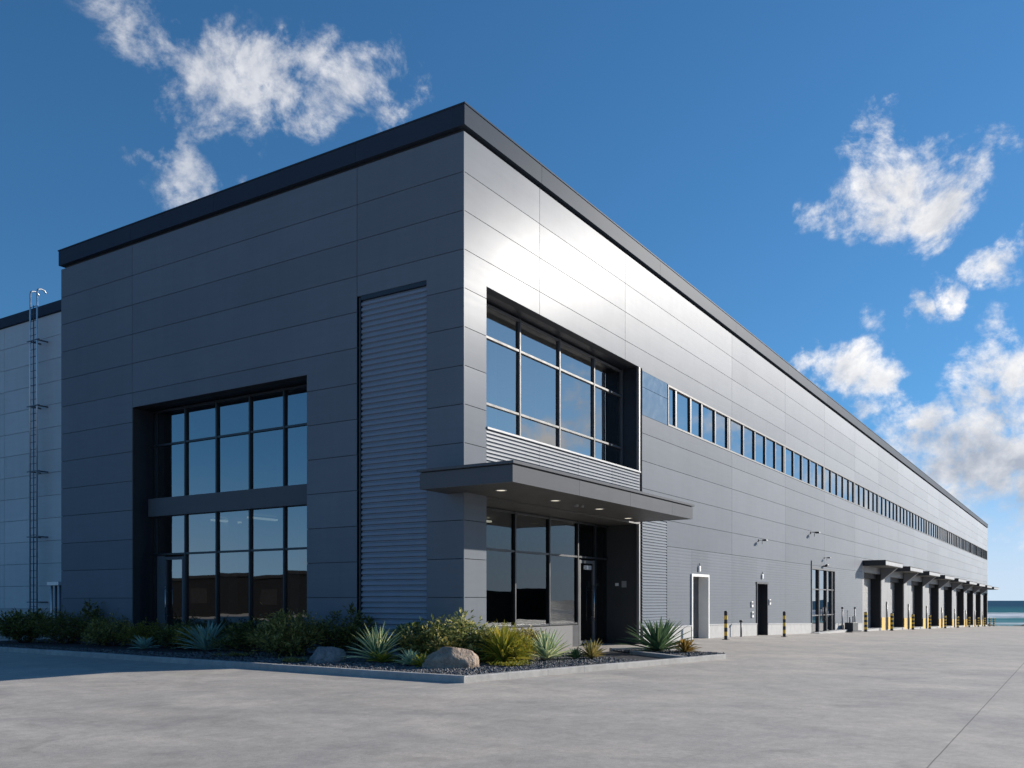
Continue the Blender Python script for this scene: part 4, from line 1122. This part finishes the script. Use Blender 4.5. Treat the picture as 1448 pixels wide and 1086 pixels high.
creeper('creeping yellow green ground cover right of the edged agave', (-2.05, 0.15, GZ), 0.8, 0.5, M['leafyellow'], 43, 400)
creeper('creeping dark ground cover below the largest olive shrub', (-2.35, 5.6, GZ), 1.4, 0.5, M['leafolive'], 44, 500)

# ------------------------------------------------------------------ what the glass reflects: buildings across the yard
def far_building(name, label, x0, x1, y0, y1, h, axis, group=None):
    gz = ground_z((x0 + x1) / 2)
    r = tag(empty(name, (0, 0, 0)), label, 'building')
    m = MB(); m.box(x0, x1, y0, y1, gz - 1, gz + h); m.build('wall', M['farwall'], r)
    m = MB(); m.box(x0 - .2, x1 + .2, y0 - .2, y1 + .2, gz + h + 0.001, gz + h + 0.3); m.build('roof', M['farroof'], r)
    n = int(((y1 - y0) if axis == 'y' else (x1 - x0)) // 9)
    for k in range(n):
        q = MB()
        if axis == 'y': q.box(x1 + 0.001, x1 + 0.06, y0 + 3 + 9 * k, y0 + 5 + 9 * k, gz + 1.2, gz + 2.6)
        else: q.box(x0 + 3 + 9 * k, x0 + 5 + 9 * k, y1 + 0.001, y1 + 0.06, gz + 1.2, gz + 2.6)
        q.build('window', M['farroof'], r)
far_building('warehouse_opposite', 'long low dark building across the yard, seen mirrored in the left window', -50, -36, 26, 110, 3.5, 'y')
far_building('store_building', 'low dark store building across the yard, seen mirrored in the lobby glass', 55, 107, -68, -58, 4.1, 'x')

# ------------------------------------------------------------------ sky, sun, camera
world = bpy.data.worlds.new('World'); S.world = world; world.use_nodes = True
nt = NT(world.node_tree); world.node_tree.nodes.clear()
out = nt.new('ShaderNodeOutputWorld'); bg = nt.new('ShaderNodeBackground')
sky = nt.new('ShaderNodeTexSky'); sky.sky_type = 'NISHITA'; sky.sun_disc = False
sky.sun_elevation = SUN_EL; sky.sun_rotation = math.pi / 2 - SUN_AZ
sky.air_density = 1.0; sky.dust_density = 0.1; sky.ozone_density = 4.0; sky.altitude = 20
SKY_STR = 0.088
vec = nt.new('ShaderNodeTexCoord').outputs['Generated']
dirv = nt.vmath('NORMALIZE', vec)
u2 = (math.cos(math.pi / 2 - (math.pi / 2 - W_ANG)), )
def cloud_dir(px, py):
    """unit direction of a spot in the sky, from its bearing and height above the horizon"""
    vx = (px - 724) / 1268.0; vz = (849 - py) / 1268.0
    f = Vector((math.cos(W_ANG), math.sin(W_ANG), 0)); r = Vector((math.sin(W_ANG), -math.cos(W_ANG), 0))
    return (f + r * vx + Vector((0, 0, vz))).normalized()
CL = [  # bearing/height spot, angular size, amount
    (318, 120, 63, 0.49), (285, 185, 63, 0.44), (335, 180, 53, 0.43), (395, 125, 56, 0.41), (455, 115, 51, 0.40), (515, 95, 44, 0.36), (562, 100, 31, 0.32), (240, 85, 56, 0.32), (165, 40, 56, 0.24), (275, 240, 48, 0.41), (320, 250, 36, 0.28), (45, 215, 36, 0.13), (205, 195, 31, 0.19), (350, 150, 50, .50), (400, 125, 42, .78),
    (1262, 262, 56, .66), (1205, 272, 46, .52), (1320, 275, 44, .56), (1395, 262, 32, .34), (1262, 212, 36, .50), (1145, 285, 26, .30), (1250, 315, 36, .42), (1345, 165, 22, .24), (1388, 150, 24, .24), (1440, 235, 26, .28),
    (1408, 385, 26, .36), (1352, 400, 24, .28), (1308, 435, 26, .30), (1285, 475, 18, .22), (1195, 455, 26, .24),
    (1192, 525, 32, .58), (1250, 530, 32, .66), (1150, 515, 22, .44), (1225, 560, 32, .46), (1245, 600, 18, .36),
    (1400, 560, 58, .80), (1450, 520, 44, .7), (1330, 575, 36, .62), (1420, 640, 80, .75), (1330, 640, 60, .66), (1540, 600, 90, .7), (1430, 720, 60, .52), (1300, 690, 40, .4), (1420, 780, 44, .36), (1600, 480, 80, .5), (1750, 560, 120, .5), (1720, 250, 90, .4),
    (2200, 640, 130, .4), (2850, 440, 170, .42), (3150, 330, 130, .34), (2650, 540, 160, .46),
]
mw = nt.new('ShaderNodeTexNoise'); nt.l.new(dirv, mw.inputs['Vector']); mw.inputs['Scale'].default_value = 10.0; mw.inputs['Detail'].default_value = 7; mw.inputs['Roughness'].default_value = 0.6
mdir = nt.vmath('ADD', dirv, nt.vmath('SCALE', nt.vmath('SUBTRACT', mw.outputs['Color'], (0.5, 0.5, 0.5)), scale=0.16))
tot = None
for px, py, s, amt in CL:
    d = cloud_dir(px, py)
    k = 1 / (1 + ((px - 724) / 1268.0) ** 2 + ((py - 849) / 1268.0) ** 2)
    dist = nt.vmath('DISTANCE', mdir, tuple(d))
    q = nt.math('MULTIPLY', dist, 1.0 / (s / 1268.0 * 1.35 * math.sqrt(k)))
    g = nt.math('MULTIPLY', nt.math('EXPONENT', nt.math('MULTIPLY', nt.math('MULTIPLY', q, q), -1.0)), amt)
    tot = g if tot is None else nt.math('MAXIMUM', tot, g)
sxyz = nt.new('ShaderNodeSeparateXYZ'); nt.l.new(dirv, sxyz.inputs[0])
Zd = sxyz.outputs['Z']
# a loose bank of low cloud on the seaward side and behind the viewer
facing = nt.vmath('DOT_PRODUCT', dirv, (math.cos(W_ANG), math.sin(W_ANG), 0.0))
behind = nt.rng(facing, 0.15, -0.35, 0, 1, True)
low = nt.math('MULTIPLY', nt.rng(Zd, 0.02, 0.16, 1, 0, True), nt.math('MULTIPLY', behind, 0.34))
midb = nt.math('MULTIPLY', nt.math('MULTIPLY', nt.rng(Zd, 0.1, 0.25, 0, 1), nt.rng(Zd, 0.45, 0.75, 1, 0)), nt.math('MULTIPLY', behind, 0.17))
side = nt.rng(nt.vmath('DOT_PRODUCT', dirv, (math.sin(W_ANG), -math.cos(W_ANG), 0.0)), 0.52, 0.62, 0, 1, True)
bank = nt.math('MULTIPLY', nt.math('MULTIPLY', side, nt.rng(facing, 0.50, 0.62, 0, 1)), nt.rng(Zd, 0.08, 0.30, 0.45, 0, True))
tot = nt.math('MAXIMUM', nt.math('MAXIMUM', tot, bank), nt.math('MAXIMUM', low, midb))
wv = nt.new('ShaderNodeTexNoise'); nt.l.new(dirv, wv.inputs['Vector']); wv.inputs['Scale'].default_value = 5.0; wv.inputs['Detail'].default_value = 2
wob = nt.vmath('SCALE', nt.vmath('SUBTRACT', wv.outputs['Color'], (0.5, 0.5, 0.5)), scale=0.08)
cv = nt.vmath('ADD', dirv, wob)
flat = nt.vmath('MULTIPLY', cv, (1, 1, 1.35))
n1 = nt.noise(flat, 13.0, 13, 0.64)
nlow = nt.noise(flat, 4.0, 3, 0.5)
dens_in = nt.math('ADD', nt.math('MULTIPLY', nt.math('MULTIPLY', nt.math('SUBTRACT', n1, 0.5), 2.0), nt.rng(tot, 0.02, 0.22, 0, 1)), tot)
dens = nt.rng(dens_in, 0.15, 0.68, 0, 1, True)
up = nt.vmath('ADD', flat, tuple(0.022 * c for c in (math.cos(SUN_AZ) * .7, math.sin(SUN_AZ) * .7, 0.75)))
n2 = nt.noise(up, 13.0, 6, 0.6)
lit = nt.math('ADD', nt.math('MULTIPLY', nt.math('SUBTRACT', n1, n2), 2.2), nt.rng(dens_in, 0.3, 0.95, 0.86, 0.46))
lit = nt.rng(lit, 0.1, 1.0, 0, 1)
SH = [(1330, 650, 46), (1395, 640, 40), (1440, 690, 60), (1350, 720, 50), (1215, 575, 22), (1255, 310, 30), (1330, 300, 22), (300, 245, 40), (1310, 610, 26)]
shd = None
for px, py, s_ in SH:
    q = nt.math('MULTIPLY', nt.vmath('DISTANCE', cv, tuple(cloud_dir(px, py))), 1268.0 / (s_ * 1.25))
    g = nt.math('EXPONENT', nt.math('MULTIPLY', nt.math('MULTIPLY', q, q), -1.0))
    shd = g if shd is None else nt.math('MAXIMUM', shd, g)
lit = nt.math('SUBTRACT', lit, nt.math('MULTIPLY', shd, 0.45), clamp=True)
ccol = nt.mix(lit, (3.3, 3.6, 4.2, 1), (8.6, 8.4, 8.2, 1))
ccol = nt.mix(nt.rng(facing, 0.9, -0.3, 0, 1), ccol, nt.scalecol(ccol, 0.42))
lift = nt.vmath('NORMALIZE', nt.vmath('ADD', nt.vmath('MULTIPLY', dirv, (1, 1, 0.9)), (0, 0, 0.13)))
nt.l.new(lift, sky.inputs['Vector']) if 'Vector' in sky.inputs else None
hs = nt.new('ShaderNodeHueSaturation'); hs.inputs['Saturation'].default_value = 1.12
nt.l.new(sky.outputs['Color'], hs.inputs['Color'])
skyb = nt.mix(1.0, hs.outputs['Color'], (0.78, 1.0, 1.03, 1), 'MULTIPLY')
hz = nt.math('MULTIPLY', nt.rng(Zd, 0.0, 0.16, 1, 0, True), nt.rng(facing, -0.2, 0.5, 0.35, 0.85))
skyb = nt.mix(hz, skyb, (5.0, 5.7, 6.6, 1))
thin = nt.rng(nt.vmath('DOT_PRODUCT', dirv, (math.sin(W_ANG), -math.cos(W_ANG), 0.0)), -0.25, 0.15, 0.66, 0.95)
skyc = nt.mix(nt.math('MULTIPLY', dens, thin), skyb, ccol)
nt.l.new(skyc, bg.inputs['Color']); bg.inputs['Strength'].default_value = SKY_STR
nt.l.new(bg.outputs[0], out.inputs['Surface'])

sd = bpy.data.lights.new('sun', 'SUN'); sd.energy = 4.6; sd.angle = math.radians(0.53); sd.color = (1.0, 0.93, 0.84)
so = bpy.data.objects.new('sun', sd); COL.objects.link(so)
tosun = Vector((math.cos(SUN_AZ) * math.cos(SUN_EL), math.sin(SUN_AZ) * math.cos(SUN_EL), math.sin(SUN_EL)))
so.rotation_euler = tosun.to_track_quat('Z', 'Y').to_euler(); so.location = tosun * 60

cam = bpy.data.cameras.new('camera'); co = bpy.data.objects.new('camera', cam); COL.objects.link(co)
co.location = CAM
co.rotation_euler = (math.pi / 2, 0, W_ANG - math.pi / 2)
cam.sensor_width = 36.0; cam.lens = 36.0 * 1268 / 1448; cam.shift_y = 306.0 / 1448
cam.clip_start = 0.1; cam.clip_end = 60000
S.camera = co
S.view_settings.view_transform = 'Standard'; S.view_settings.look = 'None'; S.view_settings.exposure = 0.6; S.view_settings.gamma = 1.0
S.cycles.max_bounces = 8; S.cycles.transparent_max_bounces = 12
